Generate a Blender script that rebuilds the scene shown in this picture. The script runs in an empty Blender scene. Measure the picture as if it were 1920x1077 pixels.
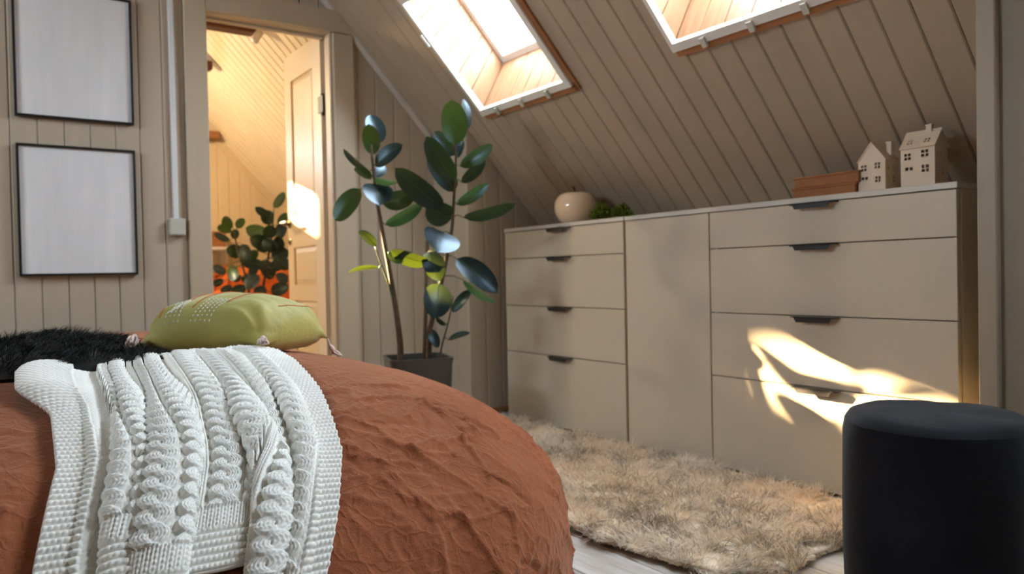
import bpy, math
import numpy as np
from mathutils import Matrix, Vector

rng = np.random.default_rng(7)
scene = bpy.context.scene
COL = scene.collection

# ------------------------------------------------------------------ camera
CAMZ = 0.672
YAW, PITCH, ROLL, FPX = 0.609183, 0.0163754, 0.0203828, 1441.78
def cam_axes():
    cy, sy, cp, sp = math.cos(YAW), math.sin(YAW), math.cos(PITCH), math.sin(PITCH)
    fwd = np.array([sy * cp, cy * cp, -sp]); right = np.array([cy, -sy, 0.0]); down = np.cross(fwd, right)
    r = math.cos(ROLL) * right + math.sin(ROLL) * down
    d = -math.sin(ROLL) * right + math.cos(ROLL) * down
    return r, d, fwd
AX_R, AX_D, AX_F = cam_axes()
CAM = np.array([0.0, 0.0, CAMZ])
cam_data = bpy.data.cameras.new('camera')
cam = bpy.data.objects.new('camera', cam_data); COL.objects.link(cam)
mw = Matrix.Identity(4)
for i in range(3):
    mw[i][0] = AX_R[i]; mw[i][1] = -AX_D[i]; mw[i][2] = -AX_F[i]; mw[i][3] = CAM[i]
cam.matrix_world = mw
cam_data.sensor_width = 36.0
cam_data.lens = FPX / 1920 * 36.0
cam_data.clip_start = 0.02
cam_data.dof.use_dof = True
cam_data.dof.focus_distance = 1.25
cam_data.dof.aperture_fstop = 5.0
scene.camera = cam

# ------------------------------------------------------------------ world, sun, exposure
world = bpy.data.worlds.new('world'); scene.world = world
world.use_nodes = True
bgn = world.node_tree.nodes['Background']
bgn.inputs[0].default_value = (0.76, 0.89, 1.0, 1)
bgn.inputs[1].default_value = 29.0
sun_data = bpy.data.lights.new('low_sun', 'SUN')
sun_data.energy = 150.0
sun_data.color = (1.0, 0.70, 0.36)
sun_data.angle = math.radians(1.1)
sun = bpy.data.objects.new('low_sun', sun_data); COL.objects.link(sun)
SUN_DIR = Vector((0.43, -1.0, -0.29)).normalized()
sun.rotation_euler = SUN_DIR.to_track_quat('-Z', 'Y').to_euler()
sun.location = (-0.4, 8.0, 3.0)
scene.view_settings.view_transform = 'Standard'
scene.view_settings.look = 'None'
scene.view_settings.gamma = 1.0
scene.view_settings.use_curve_mapping = False
scene.view_settings.exposure = 0.57

# ------------------------------------------------------------------ room constants
SL, A0 = 1.08, 3.44                 # sloped ceiling: z = A0 - SL * x
YB, YP = 3.42, 3.10                 # back wall and its boxed-out jog
YH = 6.1                            # far wall of the next room
XD = 2.025                          # front of the sideboards
FLATZ = 2.25
XL, YF0 = -1.6, -1.5                # left and rear walls
def slope_z(x): return A0 - SL * x
NRM = np.array([SL, 0, 1.0]) / math.hypot(SL, 1)     # outward normal of the roof

# ------------------------------------------------------------------ noise
def _hash(ix, iy, seed):
    h = (ix * 374761393 + iy * 668265263 + seed * 974634777) & 0xFFFFFFFF
    h = ((h ^ (h >> 13)) * 1274126177) & 0xFFFFFFFF
    return ((h ^ (h >> 16)) & 0xFFFF) / 65535.0
def perlin(x, y, seed=0):
    x = np.asarray(x, float); y = np.asarray(y, float)
    ix = np.floor(x).astype(np.int64); iy = np.floor(y).astype(np.int64)
    fx = x - ix; fy = y - iy
    u = fx**3 * (fx * (fx * 6 - 15) + 10); v = fy**3 * (fy * (fy * 6 - 15) + 10)
    def g(a, b):
        t = _hash(ix + a, iy + b, seed) * 2 * np.pi
        return np.cos(t) * (fx - a) + np.sin(t) * (fy - b)
    n0 = g(0, 0) * (1 - u) + g(1, 0) * u
    n1 = g(0, 1) * (1 - u) + g(1, 1) * u
    return (n0 * (1 - v) + n1 * v) * 1.5
def fbm(x, y, o=4, seed=0):
    s = 0; a = 1.0
    for k in range(o):
        s = s + a * perlin(x * 2**k, y * 2**k, seed + k * 17); a *= 0.5
    return s
def sstep(a, b, x):
    t = np.clip((x - a) / (b - a), 0, 1); return t * t * (3 - 2 * t)

# ------------------------------------------------------------------ pixel helpers (only to read sizes off the photo)
def pix_ray(px, py):
    return AX_R * (px - 960) + AX_D * (py - 538.5) + AX_F * FPX
def at_depth(px, py, depth):
    d = pix_ray(px, py); return CAM + d / FPX * depth

# ------------------------------------------------------------------ object helpers
ORG = {}
def set_props(o, label=None, cat=None, group=None, kind=None):
    if label: o['label'] = label
    if cat: o['category'] = cat
    if group: o['group'] = group
    if kind: o['kind'] = kind
    return o
def thing(name, loc, label, cat, group=None, kind=None):
    o = bpy.data.objects.new(name, None); COL.objects.link(o)
    o.empty_display_size = 0.05
    o.location = loc; ORG[o.name] = np.array(loc, float)
    return set_props(o, label, cat, group, kind)
def make_mesh(name, V, F, smooth=False):
    me = bpy.data.meshes.new(name)
    V = np.asarray(V, float)
    if isinstance(F, np.ndarray) and F.ndim == 2:
        n, k = F.shape
        me.vertices.add(len(V)); me.vertices.foreach_set('co', V.ravel())
        me.loops.add(n * k); me.loops.foreach_set('vertex_index', F.ravel().astype(np.int32))
        me.polygons.add(n); me.polygons.foreach_set('loop_start', np.arange(0, n * k, k, dtype=np.int32))
        me.update(calc_edges=True)
    else:
        me.from_pydata([tuple(v) for v in V], [], [tuple(int(i) for i in f) for f in F])
        me.update()
    if smooth:
        me.polygons.foreach_set('use_smooth', [True] * len(me.polygons))
    return me
def obj(name, V, F, mat, parent=None, smooth=False, base=True):
    """one mesh object; V in world coordinates"""
    V = np.asarray(V, float).reshape(-1, 3)
    if parent is not None:
        org = ORG[parent.name]
    else:
        mn, mx = V.min(0), V.max(0)
        org = np.array([(mn[0] + mx[0]) / 2, (mn[1] + mx[1]) / 2, mn[2]]) if base else np.zeros(3)
    me = make_mesh(name, V - org, F, smooth)
    if mat: me.materials.append(mat)
    o = bpy.data.objects.new(name, me); COL.objects.link(o)
    if parent is not None: o.parent = parent
    else: o.location = org
    ORG[o.name] = org
    return o
def inst(name, mesh, parent, loc):
    """a piece that shares its mesh; loc in world coordinates"""
    o = bpy.data.objects.new(name, mesh); COL.objects.link(o)
    o.parent = parent
    o.location = np.array(loc, float) - ORG[parent.name]
    ORG[o.name] = np.array(loc, float)
    return o
class MB:
    def __init__(s): s.V = []; s.F = []
    def add(s, V, F):
        b = len(s.V); s.V += [tuple(map(float, v)) for v in V]
        s.F += [tuple(int(i) + b for i in f) for f in F]; return s
    def box(s, x0, x1, y0, y1, z0, z1):
        V = [(x0,y0,z0),(x1,y0,z0),(x1,y1,z0),(x0,y1,z0),(x0,y0,z1),(x1,y0,z1),(x1,y1,z1),(x0,y1,z1)]
        return s.add(V, [(0,3,2,1),(4,5,6,7),(0,1,5,4),(1,2,6,5),(2,3,7,6),(3,0,4,7)])
    def cbox(s, x0, x1, y0, y1, z0, z1, c=0.003):
        """box with chamfered edges"""
        c = min(c, abs(x1-x0)*.45, abs(y1-y0)*.45, abs(z1-z0)*.45)
        lo = (x0, y0, z0); hi = (x1, y1, z1)
        V = []; idx = {}
        for sx in (0,1):
            for sy in (0,1):
                for sz in (0,1):
                    sg = (sx, sy, sz)
                    for ax in range(3):
                        p = []
                        for k in range(3):
                            e = hi[k] if sg[k] else lo[k]
                            if k != ax: e += -c if sg[k] else c
                            p.append(e)
                        idx[(sg, ax)] = len(V); V.append(p)
        F = []
        for ax in range(3):
            b, d = [k for k in range(3) if k != ax]
            for sd in (0, 1):
                loop = []
                for (p, q) in ((0,0),(1,0),(1,1),(0,1)):
                    sg = [0,0,0]; sg[ax] = sd; sg[b] = p; sg[d] = q
                    loop.append(idx[(tuple(sg), ax)])
                if (sd == 1) != (ax == 1): pass
                else: loop = loop[::-1]
                F.append(loop)
        for ax in range(3):            # edge along ax
            b, d = [k for k in range(3) if k != ax]
            for p in (0,1):
                for q in (0,1):
                    s0 = [0,0,0]; s1 = [0,0,0]; s1[ax] = 1
                    for sg in (s0, s1): sg[b] = p; sg[d] = q
                    F.append([idx[(tuple(s0), b)], idx[(tuple(s1), b)], idx[(tuple(s1), d)], idx[(tuple(s0), d)]])
        for sx in (0,1):
            for sy in (0,1):
                for sz in (0,1):
                    F.append([idx[((sx,sy,sz), k)] for k in range(3)])
        return s.add(V, F)
    def tube(s, pts, rad, n=10, cap=True):
        pts = np.array(pts, float); m = len(pts)
        rad = np.broadcast_to(np.array(rad, float), (m,))
        T = np.gradient(pts, axis=0); T /= np.linalg.norm(T, axis=1)[:, None] + 1e-12
        up = np.array([0, 0, 1.0]) if abs(T[0][2]) < .9 else np.array([1.0, 0, 0])
        V = []
        for i in range(m):
            a = np.cross(up, T[i]); a /= np.linalg.norm(a) + 1e-12; b = np.cross(T[i], a)
            for k in range(n):
                t = 2 * math.pi * k / n
                V.append(pts[i] + rad[i] * (math.cos(t) * a + math.sin(t) * b))
        F = [(i*n+k, i*n+(k+1) % n, (i+1)*n+(k+1) % n, (i+1)*n+k) for i in range(m-1) for k in range(n)]
        if cap: F += [tuple(range(n))[::-1], tuple((m-1)*n + k for k in range(n))]
        return s.add(V, F)
    def lathe(s, c, prof, n=32):
        V = []; m = len(prof)
        for r, z in prof:
            for k in range(n):
                t = 2*math.pi*k/n; V.append((c[0]+r*math.cos(t), c[1]+r*math.sin(t), c[2]+z))
        F = [(i*n+k, i*n+(k+1) % n, (i+1)*n+(k+1) % n, (i+1)*n+k) for i in range(m-1) for k in range(n)]
        F += [tuple(range(n))[::-1], tuple((m-1)*n + k for k in range(n))]
        return s.add(V, F)
    def prism(s, poly, fn0, fn1):
        """poly in 2D, fn0/fn1 map it to the two end faces"""
        n = len(poly); V = [fn0(p) for p in poly] + [fn1(p) for p in poly]
        F = [tuple(range(n))[::-1], tuple(range(n, 2*n))] + [(i, (i+1) % n, n+(i+1) % n, n+i) for i in range(n)]
        return s.add(V, F)
    def build(s, name, mat, parent=None, smooth=False):
        return obj(name, s.V, s.F, mat, parent, smooth)
def fix_normals(o):
    import bmesh
    bm = bmesh.new(); bm.from_mesh(o.data); bmesh.ops.recalc_face_normals(bm, faces=bm.faces); bm.to_mesh(o.data); bm.free()
    return o
def smooth_angle(o, deg=35):
    me = o.data
    me.polygons.foreach_set('use_smooth', [True]*len(me.polygons))
    try: me.set_sharp_from_angle(angle=math.radians(deg))
    except Exception: pass
    return o
def grid_faces(nu, nv):
    i = np.arange(nu-1)[:, None] * nv + np.arange(nv-1)[None]
    return np.stack([i, i+1, i+nv+1, i+nv], -1).reshape(-1, 4)
def holed_plate(us, vs, solid, fmap, w0, w1):
    """plate made of grid cells; solid(u,v)->bool per cell centre; fmap(u,v,w)->xyz"""
    nu, nv = len(us)-1, len(vs)-1
    S = [[solid((us[i]+us[i+1])/2, (vs[j]+vs[j+1])/2) for j in range(nv)] for i in range(nu)]
    m = MB(); cache = {}
    def vert(i, j, k):
        if (i, j, k) not in cache:
            cache[(i, j, k)] = len(m.V); m.V.append(tuple(fmap(us[i], vs[j], (w0, w1)[k])))
        return cache[(i, j, k)]
    for i in range(nu):
        for j in range(nv):
            if not S[i][j]: continue
            m.F.append((vert(i,j,0), vert(i,j+1,0), vert(i+1,j+1,0), vert(i+1,j,0)))
            m.F.append((vert(i,j,1), vert(i+1,j,1), vert(i+1,j+1,1), vert(i,j+1,1)))
            for di, dj, a, b in ((-1,0,(0,1),(0,0)), (1,0,(1,0),(1,1)), (0,-1,(0,0),(1,0)), (0,1,(1,1),(0,1))):
                ii, jj = i+di, j+dj
                if 0 <= ii < nu and 0 <= jj < nv and S[ii][jj]: continue
                m.F.append((vert(i+a[0],j+a[1],0), vert(i+b[0],j+b[1],0), vert(i+b[0],j+b[1],1), vert(i+a[0],j+a[1],1)))
    return m

# ------------------------------------------------------------------ materials
def new_mat(name):
    m = bpy.data.materials.new(name); m.use_nodes = True
    nt = m.node_tree; return m, nt, nt.nodes['Principled BSDF']
def setp(b, **kw):
    for k, v in kw.items():
        k = {'spec': 'Specular IOR Level', 'rough': 'Roughness', 'sheen': 'Sheen Weight', 'metal': 'Metallic', 'coat': 'Coat Weight', 'sheenr': 'Sheen Roughness'}.get(k, k)
        if k in b.inputs: b.inputs[k].default_value = v
def coords(nt, scale=(1,1,1), gen='Object'):
    tc = nt.nodes.new('ShaderNodeTexCoord'); mp = nt.nodes.new('ShaderNodeMapping')
    mp.inputs['Scale'].default_value = scale
    nt.links.new(tc.outputs[gen], mp.inputs['Vector']); return mp.outputs['Vector']
def noise(nt, vec, scale, detail=4, rough=.55):
    n = nt.nodes.new('ShaderNodeTexNoise'); n.inputs['Scale'].default_value = scale
    n.inputs['Detail'].default_value = detail; n.inputs['Roughness'].default_value = rough
    nt.links.new(vec, n.inputs['Vector']); return n.outputs['Fac']
def ramp(nt, fac, stops):
    r = nt.nodes.new('ShaderNodeValToRGB'); e = r.color_ramp.elements
    while len(e) < len(stops): e.new(0.5)
    for k, (p, c) in enumerate(stops): e[k].position = p; e[k].color = (*c, 1)
    nt.links.new(fac, r.inputs['Fac']); return r.outputs['Color']
def bump(nt, b, h, strength=.2, dist=.01):
    n = nt.nodes.new('ShaderNodeBump'); n.inputs['Strength'].default_value = strength; n.inputs['Distance'].default_value = dist
    nt.links.new(h, n.inputs['Height']); nt.links.new(n.outputs['Normal'], b.inputs['Normal'])
def plain(name, col, rough=.5, spec=.4, var=.06, nscale=12, stretch=(1,1,1), bmp=0, bscale=60, **kw):
    m, nt, b = new_mat(name)
    v = coords(nt, stretch)
    c0 = tuple(max(0, x*(1-var)) for x in col); c1 = tuple(min(1, x*(1+var)) for x in col)
    nt.links.new(ramp(nt, noise(nt, v, nscale), [(.3, c0), (.7, c1)]), b.inputs['Base Color'])
    setp(b, rough=rough, spec=spec, **kw)
    if bmp: bump(nt, b, noise(nt, v, bscale, 3), bmp)
    return m
M = {}
M['wall'] = plain('painted_wall_board', (.465, .39, .30), .45, .4, .05, 5, (1,1,.12), .06, 40)
M['wallback'] = plain('wall_groove', (.42, .33, .25), .7, .2)
M['ceil'] = plain('painted_ceiling_board', (.40, .315, .232), .5, .35, .05, 5, (.2,1,.2), .05, 40)
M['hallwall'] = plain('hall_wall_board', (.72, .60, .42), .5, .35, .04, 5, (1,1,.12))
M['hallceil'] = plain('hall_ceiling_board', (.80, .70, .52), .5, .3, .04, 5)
M['trim'] = plain('painted_trim', (.50, .41, .30), .4, .45, .04, 4, (1,1,.1), .04, 30)
M['trimgrey'] = plain('grey_painted_trim', (.34, .285, .215), .45, .4, .04, 6)
M['doorpaint'] = plain('painted_door', (.74, .62, .46), .35, .5, .03, 4, (1,1,.1))
M['drawer'] = plain('beige_lacquer', (.56, .505, .405), .38, .45, .02, 3)
M['drawertop'] = plain('pale_grey_worktop', (.58, .565, .52), .35, .5, .03, 6)
M['gap'] = plain('dark_carcass', (.16, .13, .10), .7, .2)
M['black_metal'] = plain('black_handle', (.012, .012, .016), .35, .5, .1)
M['metal'] = plain('dark_steel', (.03, .03, .03), .45, .4, .1)
M['brass'] = plain('door_handle_metal', (.35, .30, .22), .25, .5, .1, metal=.9)
M['white_metal'] = plain('white_frame', (.72, .70, .66), .3, .5, .03)
M['brown_wood'] = plain('stained_wood_trim', (.33, .14, .055), .5, .4, .25, 8, (1, .1, 1))
M['beam'] = plain('red_brown_beam', (.070, .020, .011), .5, .4, .25, 8, (.1, 1, 1))
M['black_frame'] = plain('black_picture_frame', (.010, .009, .009), .4, .4, .1)
M['plastic'] = plain('white_plastic', (.70, .70, .70), .4, .4, .02)
M['greybox'] = plain('grey_plastic', (.52, .51, .44), .5, .4, .03)
M['ceramic'] = plain('glazed_cream_ceramic', (.84, .66, .45), .10, .6, .02, coat=.6)
M['bisque'] = plain('matt_cream_ceramic', (.72, .60, .47), .5, .4, .03)
M['greywall'] = plain('grey_beige_wall', (.27, .225, .165), .5, .35, .05, 6)
M['moulding'] = plain('pale_moulding', (.56, .50, .43), .45, .4, .04, 6)
M['darkpanel'] = plain('dark_timber', (.16, .11, .08), .6, .3, .2, 6)
M['dark'] = plain('dark_interior', (.02, .017, .013), .9, .1)
M['kraft'] = plain('brown_card', (.30, .125, .05), .65, .3, .12, 20)
M['moss'] = plain('moss_green', (.11, .16, .012), .8, .2, .5, 60, (1,1,1), .5, 120)
M['stem'] = plain('brown_stem', (.085, .055, .035), .7, .3, .35, 60)
M['greenstem'] = plain('green_stem', (.07, .10, .03), .5, .4, .3, 40)
M['soil'] = plain('dark_soil', (.015, .012, .010), .95, .1, .5, 80, (1,1,1), .6, 90)
M['pot'] = plain('dark_grey_pot', (.055, .055, .050), .35, .5, .25, 14)
M['tassel'] = plain('pale_pink_yarn', (.62, .50, .45), .8, .2, .15, 90)
M['orange'] = plain('orange_fabric', (.60, .15, .035), .8, .2, .2, 14)
M['canvas'] = plain('white_backing_board', (.72, .72, .73), .45, .3, .07, 5, (3, 1, .4))
M['lampglass'] = plain('added_lamp_shade', (.8, .75, .65), .5, .3)

def pine_mat():
    m, nt, b = new_mat('pale_pine')
    v = coords(nt, (3, 14, 1.2))
    c = ramp(nt, noise(nt, v, 2.2, 5), [(.25, (.20, .085, .036)), (.5, (.28, .145, .072)), (.8, (.34, .195, .105))])
    nt.links.new(c, b.inputs['Base Color']); setp(b, rough=.45, spec=.4); return m
M['pine'] = pine_mat()
def floor_mat():
    m, nt, b = new_mat('bleached_plank')
    oi = nt.nodes.new('ShaderNodeObjectInfo')
    v = coords(nt, (9, .7, 1))
    ad = nt.nodes.new('ShaderNodeVectorMath'); ad.operation = 'ADD'
    nt.links.new(v, ad.inputs[0])
    cb = nt.nodes.new('ShaderNodeCombineXYZ')
    mu = nt.nodes.new('ShaderNodeMath'); mu.operation = 'MULTIPLY'; mu.inputs[1].default_value = 40
    nt.links.new(oi.outputs['Random'], mu.inputs[0]); nt.links.new(mu.outputs[0], cb.inputs[0]); nt.links.new(mu.outputs[0], cb.inputs[1])
    nt.links.new(cb.outputs[0], ad.inputs[1])
    f = noise(nt, ad.outputs[0], 3.0, 8, .65)
    c = ramp(nt, f, [(.28, (.17, .14, .12)), (.42, (.42, .38, .34)), (.6, (.60, .57, .53)), (.8, (.70, .68, .65))])
    nt.links.new(c, b.inputs['Base Color']); setp(b, rough=.4, spec=.4); bump(nt, b, f, .15, .004); return m
M['floor'] = floor_mat()
def linen_mat():
    m, nt, b = new_mat('terracotta_linen')
    v = coords(nt)
    c = ramp(nt, noise(nt, v, 9, 5), [(.3, (.25, .074, .030)), (.7, (.32, .100, .043))])
    nt.links.new(c, b.inputs['Base Color']); setp(b, rough=.85, spec=.15, sheen=.5, sheenr=.32)
    b.inputs['Sheen Tint'].default_value = (1.0, .70, .52, 1)
    w = noise(nt, coords(nt, (1, 1, 1)), 420, 2)
    w2 = noise(nt, v, 60, 6, .7)
    mx = nt.nodes.new('ShaderNodeMath'); mx.operation = 'MULTIPLY_ADD'; mx.inputs[1].default_value = .35
    nt.links.new(w, mx.inputs[0]); nt.links.new(w2, mx.inputs[2])
    vo = nt.nodes.new('ShaderNodeTexVoronoi'); vo.feature = 'DISTANCE_TO_EDGE'; vo.inputs['Scale'].default_value = 26
    wp = nt.nodes.new('ShaderNodeVectorMath'); wp.operation = 'ADD'
    wn = nt.nodes.new('ShaderNodeTexNoise'); wn.inputs['Scale'].default_value = 14; nt.links.new(v, wn.inputs['Vector'])
    ws = nt.nodes.new('ShaderNodeVectorMath'); ws.operation = 'SCALE'; ws.inputs['Scale'].default_value = .09
    nt.links.new(wn.outputs['Color'], ws.inputs[0]); nt.links.new(v, wp.inputs[0]); nt.links.new(ws.outputs[0], wp.inputs[1]); nt.links.new(wp.outputs[0], vo.inputs['Vector'])
    cl = nt.nodes.new('ShaderNodeMath'); cl.operation = 'MINIMUM'; cl.inputs[1].default_value = .12; nt.links.new(vo.outputs['Distance'], cl.inputs[0])
    ms_ = nt.nodes.new('ShaderNodeMath'); ms_.operation = 'MULTIPLY_ADD'; ms_.inputs[1].default_value = -3.0
    nt.links.new(cl.outputs[0], ms_.inputs[0]); nt.links.new(mx.outputs[0], ms_.inputs[2])
    bump(nt, b, ms_.outputs[0], .6, .005); return m
M['linen'] = linen_mat()
def wool_mat():
    m, nt, b = new_mat('cream_wool')
    v = coords(nt)
    c = ramp(nt, noise(nt, v, 14, 3), [(.3, (.84, .825, .77)), (.7, (.90, .89, .84))])
    nt.links.new(c, b.inputs['Base Color']); setp(b, rough=.8, spec=.2, sheen=.3)
    bump(nt, b, noise(nt, v, 700, 3), .3, .0015); return m
M['wool'] = wool_mat()
def cushion_mat():
    m, nt, b = new_mat('olive_cotton')
    v = coords(nt)
    c = ramp(nt, noise(nt, v, 10, 4), [(.3, (.31, .28, .055)), (.7, (.39, .35, .085))])
    nt.links.new(c, b.inputs['Base Color']); setp(b, rough=.6, spec=.3, sheen=.3)
    bump(nt, b, noise(nt, v, 90, 4), .25, .004); return m
M['cushion'] = cushion_mat()
def velvet_mat():
    m, nt, b = new_mat('black_velvet')
    v = coords(nt)
    c = ramp(nt, noise(nt, v, 6, 4), [(.35, (.006, .006, .008)), (.7, (.012, .012, .016))])
    nt.links.new(c, b.inputs['Base Color']); setp(b, rough=.85, spec=.1, sheen=.12, sheenr=.45)
    bump(nt, b, noise(nt, v, 40, 4), .2, .004); return m
M['velvet'] = velvet_mat()
def attr_mat(name, rough=.7, sheen=0.0, spec=.25):
    m, nt, b = new_mat(name)
    a = nt.nodes.new('ShaderNodeAttribute'); a.attribute_name = 'col'
    nt.links.new(a.outputs['Color'], b.inputs['Base Color']); setp(b, rough=rough, spec=spec, sheen=sheen); return m
M['fur'] = attr_mat('rug_fur', .75)
_nt = M['fur'].node_tree; _tr = _nt.nodes.new('ShaderNodeBsdfTranslucent'); _ms = _nt.nodes.new('ShaderNodeMixShader'); _ms.inputs[0].default_value = .35
_nt.links.new(_nt.nodes['Attribute'].outputs['Color'], _tr.inputs[0]); _nt.links.new(_nt.nodes['Principled BSDF'].outputs[0], _ms.inputs[1])
_nt.links.new(_tr.outputs[0], _ms.inputs[2]); _nt.links.new(_ms.outputs[0], _nt.nodes['Material Output'].inputs[0])
M['rugback'] = plain('rug_hide', (.74, .63, .50), .9, .1, .2, 20)
M['blackfur'] = plain('black_fur', (.006, .0055, .005), .6, .3, .3, 30)
def leaf_mat():
    m, nt, b = new_mat('rubber_plant_leaf')
    geo = nt.nodes.new('ShaderNodeNewGeometry')
    v = coords(nt)
    n = noise(nt, v, 20, 3)
    top = ramp(nt, n, [(.3, (.005, .012, .014)), (.7, (.010, .022, .021))])
    und = ramp(nt, n, [(.3, (.030, .070, .014)), (.7, (.045, .095, .020))])
    mx = nt.nodes.new('ShaderNodeMix'); mx.data_type = 'RGBA'
    nt.links.new(geo.outputs['Backfacing'], mx.inputs[0]); nt.links.new(top, mx.inputs[6]); nt.links.new(und, mx.inputs[7])
    nt.links.new(mx.outputs[2], b.inputs['Base Color'])
    setp(b, rough=.33, spec=.55)
    b.inputs['Specular Tint'].default_value = (.55, .76, 1.0, 1)  # blue of the reflected sky put into the leaf's highlight colour
    tr = nt.nodes.new('ShaderNodeBsdfTranslucent'); tr.inputs[0].default_value = (.24, .36, .02, 1)
    ms = nt.nodes.new('ShaderNodeMixShader'); ms.inputs[0].default_value = .03
    out = nt.nodes['Material Output']
    nt.links.new(b.outputs[0], ms.inputs[1]); nt.links.new(tr.outputs[0], ms.inputs[2]); nt.links.new(ms.outputs[0], out.inputs[0])
    return m
M['leaf'] = leaf_mat()
def glass_mat():
    m, nt, b = new_mat('window_glass')
    out = nt.nodes['Material Output']; nt.nodes.remove(b)
    t = nt.nodes.new('ShaderNodeBsdfTransparent'); g = nt.nodes.new('ShaderNodeBsdfGlossy')
    g.inputs['Roughness'].default_value = .02
    ms = nt.nodes.new('ShaderNodeMixShader'); ms.inputs[0].default_value = .05
    nt.links.new(t.outputs[0], ms.inputs[1]); nt.links.new(g.outputs[0], ms.inputs[2]); nt.links.new(ms.outputs[0], out.inputs[0])
    return m
M['glass'] = glass_mat()

def struct(o, label, cat):
    return set_props(o, label, cat, None, 'structure')

# =================================================================== STRUCTURE
# ---- floor with single planks running along the room
fl = MB().box(XL, 3.0, YF0, YH + .1, -.06, -.012).build('floor', M['gap'])
struct(fl, 'bleached grey plank floor running under bed and rug', 'floor')
pw = .142
xs = np.arange(XL, 2.6, pw)
for i, x in enumerate(xs):
    off = rng.uniform(0, 1.6)
    ys = [YF0] + [YF0 + off + 2.0*k for k in range(6)]
    ys = [y for y in ys if y < YH] + [YH]
    for a, b in zip(ys[:-1], ys[1:]):
        if b - a < .05: continue
        mb = MB().cbox(x+.0015, x+pw-.0015, a+.0015, b-.0015, -.012, 0, .002)
        mb.build('plank', M['floor'], fl)

# ---- back wall with the doorway
DX0, DX1, DZ = .828, 1.376, 1.812          # clear opening
def wall_back_solid(u, v):
    return not (DX0-.02 < u < DX1+.02 and v < DZ+.02)
us = [XL, DX0-.02, DX1+.02, 2.6]; vs = [0, DZ+.02, 2.9]
wb = holed_plate(us, vs, wall_back_solid, lambda u, v, w: (u, w, v), YB+.012, YB+.10).build('wall_back', M['wallback'])
fix_normals(wb)
struct(wb, 'cream painted board wall around the doorway', 'wall')
def top_at(x): return min(slope_z(x), FLATZ) - .002
def wall_board(name, x0, x1, z0, z1, y, th, mat, parent, c=.004, facing=-1):
    """upright board whose front is at y; z1 None = up to the ceiling"""
    g = .0009
    xa, xb = x0+g, x1-g
    sec = [(xa, y-facing*th), (xa, y-facing*c), (xa+c, y), (xb-c, y), (xb, y-facing*c), (xb, y-facing*th)]
    mb = MB()
    mb.prism(sec, lambda p: (p[0], p[1], z0), lambda p: (p[0], p[1], top_at(p[0]) if z1 is None else z1))
    return mb.build(name, mat, parent)
bw = .0885
edges = [.12 + bw*k for k in range(-20, 8)]          # left of the door, grooves as photographed
edges = [e for e in edges if e > XL]
for a, b in zip(edges[:-1], edges[1:]):
    wall_board('board', a, b, 0, None, YB, .012, M['wall'], wb)
wall_board('board', edges[-1], .80, 0, None, YB, .012, M['wall'], wb)
ed = list(np.arange(.80, 1.42, bw))
for a, b in zip(ed[:-1], ed[1:]):
    wall_board('board', a, b, DZ+.03, None, YB, .012, M['wall'], wb)
for a, b in zip([1.42, 1.512, 1.606, 1.7027, 1.79, 1.882], [1.512, 1.606, 1.7027, 1.79, 1.882, 1.93]):
    wall_board('board', a, b, 0, None, YB, .012, M['wall'], wb)
# hall-facing skin of the same wall
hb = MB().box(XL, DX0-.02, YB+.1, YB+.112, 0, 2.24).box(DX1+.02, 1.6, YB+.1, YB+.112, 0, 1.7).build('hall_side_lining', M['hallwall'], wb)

# ---- boxed-out jog of the back wall beside the sideboards
jog = MB()
poly = [(1.925, 0), (2.6, 0), (2.6, slope_z(2.6)), (1.925, slope_z(1.925))]
jog.prism(poly, lambda p: (p[0], YP+.012, p[1]), lambda p: (p[0], YB, p[1]))
jo = jog.build('wall_jog', M['wallback']); fix_normals(jo)
struct(jo, 'boxed-out board corner of the back wall beside the drawers', 'wall')
for a, b in zip([1.912, 2.008, 2.099, 2.191, 2.283], [2.008, 2.099, 2.191, 2.283, 2.375]):
    wall_board('board', a, b, .0, None, YP, .012, M['wall'], jo)
for k in range(3):
    y0 = YP + .013 + k*.102
    mb = MB(); c = .004; y1 = y0 + .1005
    sec = [(1.925, y0), (1.912+c, y0), (1.912, y0+c), (1.912, y1-c), (1.912+c, y1), (1.925, y1)]
    mb.prism(sec, lambda p: (p[0], p[1], 0), lambda p: (p[0], p[1], top_at(1.93)))
    mb.build('board', M['wall'], jo)
bb = MB().cbox(1.49, 1.912, YB-.012, YB, 0, .05, .003).build('baseboard_back', M['trim'])
struct(bb, 'low cream baseboard behind the potted rubber plant', 'baseboard')
bb2 = MB().cbox(1.905, 2.40, YP-.008, YP, .006, .03, .003).build('baseboard_jog', M['brown_wood'])
struct(bb2, 'thin dark baseboard under the boxed-out wall corner', 'baseboard')

# ---- side walls, rear wall, knee wall
LW = (1.85, 2.75, 1.48, 1.88)                                  # unseen left-wall opening, added and sized to brighten the drawers
wl = holed_plate([YF0, LW[0], LW[1], YH], [0, LW[2], LW[3], 2.3], lambda u, v: not (LW[0] < u < LW[1] and LW[2] < v < LW[3]),
                 lambda u, v, w: (w, u, v), XL-.1, XL).build('wall_left', M['wall']); fix_normals(wl)
struct(wl, 'plain cream side wall left of the bed', 'wall')
wf = MB().box(XL-.1, 2.6, YF0-.1, YF0, 0, 2.9).build('wall_front', M['darkpanel'])
struct(wf, 'dark timber wall behind the viewer', 'wall')
wn = MB().box(1.92, 2.05, YF0, .84, 0, slope_z(1.92)-.001).build('wall_right', M['greywall'])
struct(wn, 'grey beige wall panel at the right end of the drawers', 'wall')
pt = MB().cbox(1.90, 1.922, .800, .842, 0, slope_z(1.90)-.01, .003).build('trim_1', M['trimgrey'])
struct(pt, 'upright cream corner board right of the drawers', 'trim')
kw = MB().box(2.43, 2.60, YF0, YH, 0, .86).build('wall_knee', M['wall'])
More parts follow.
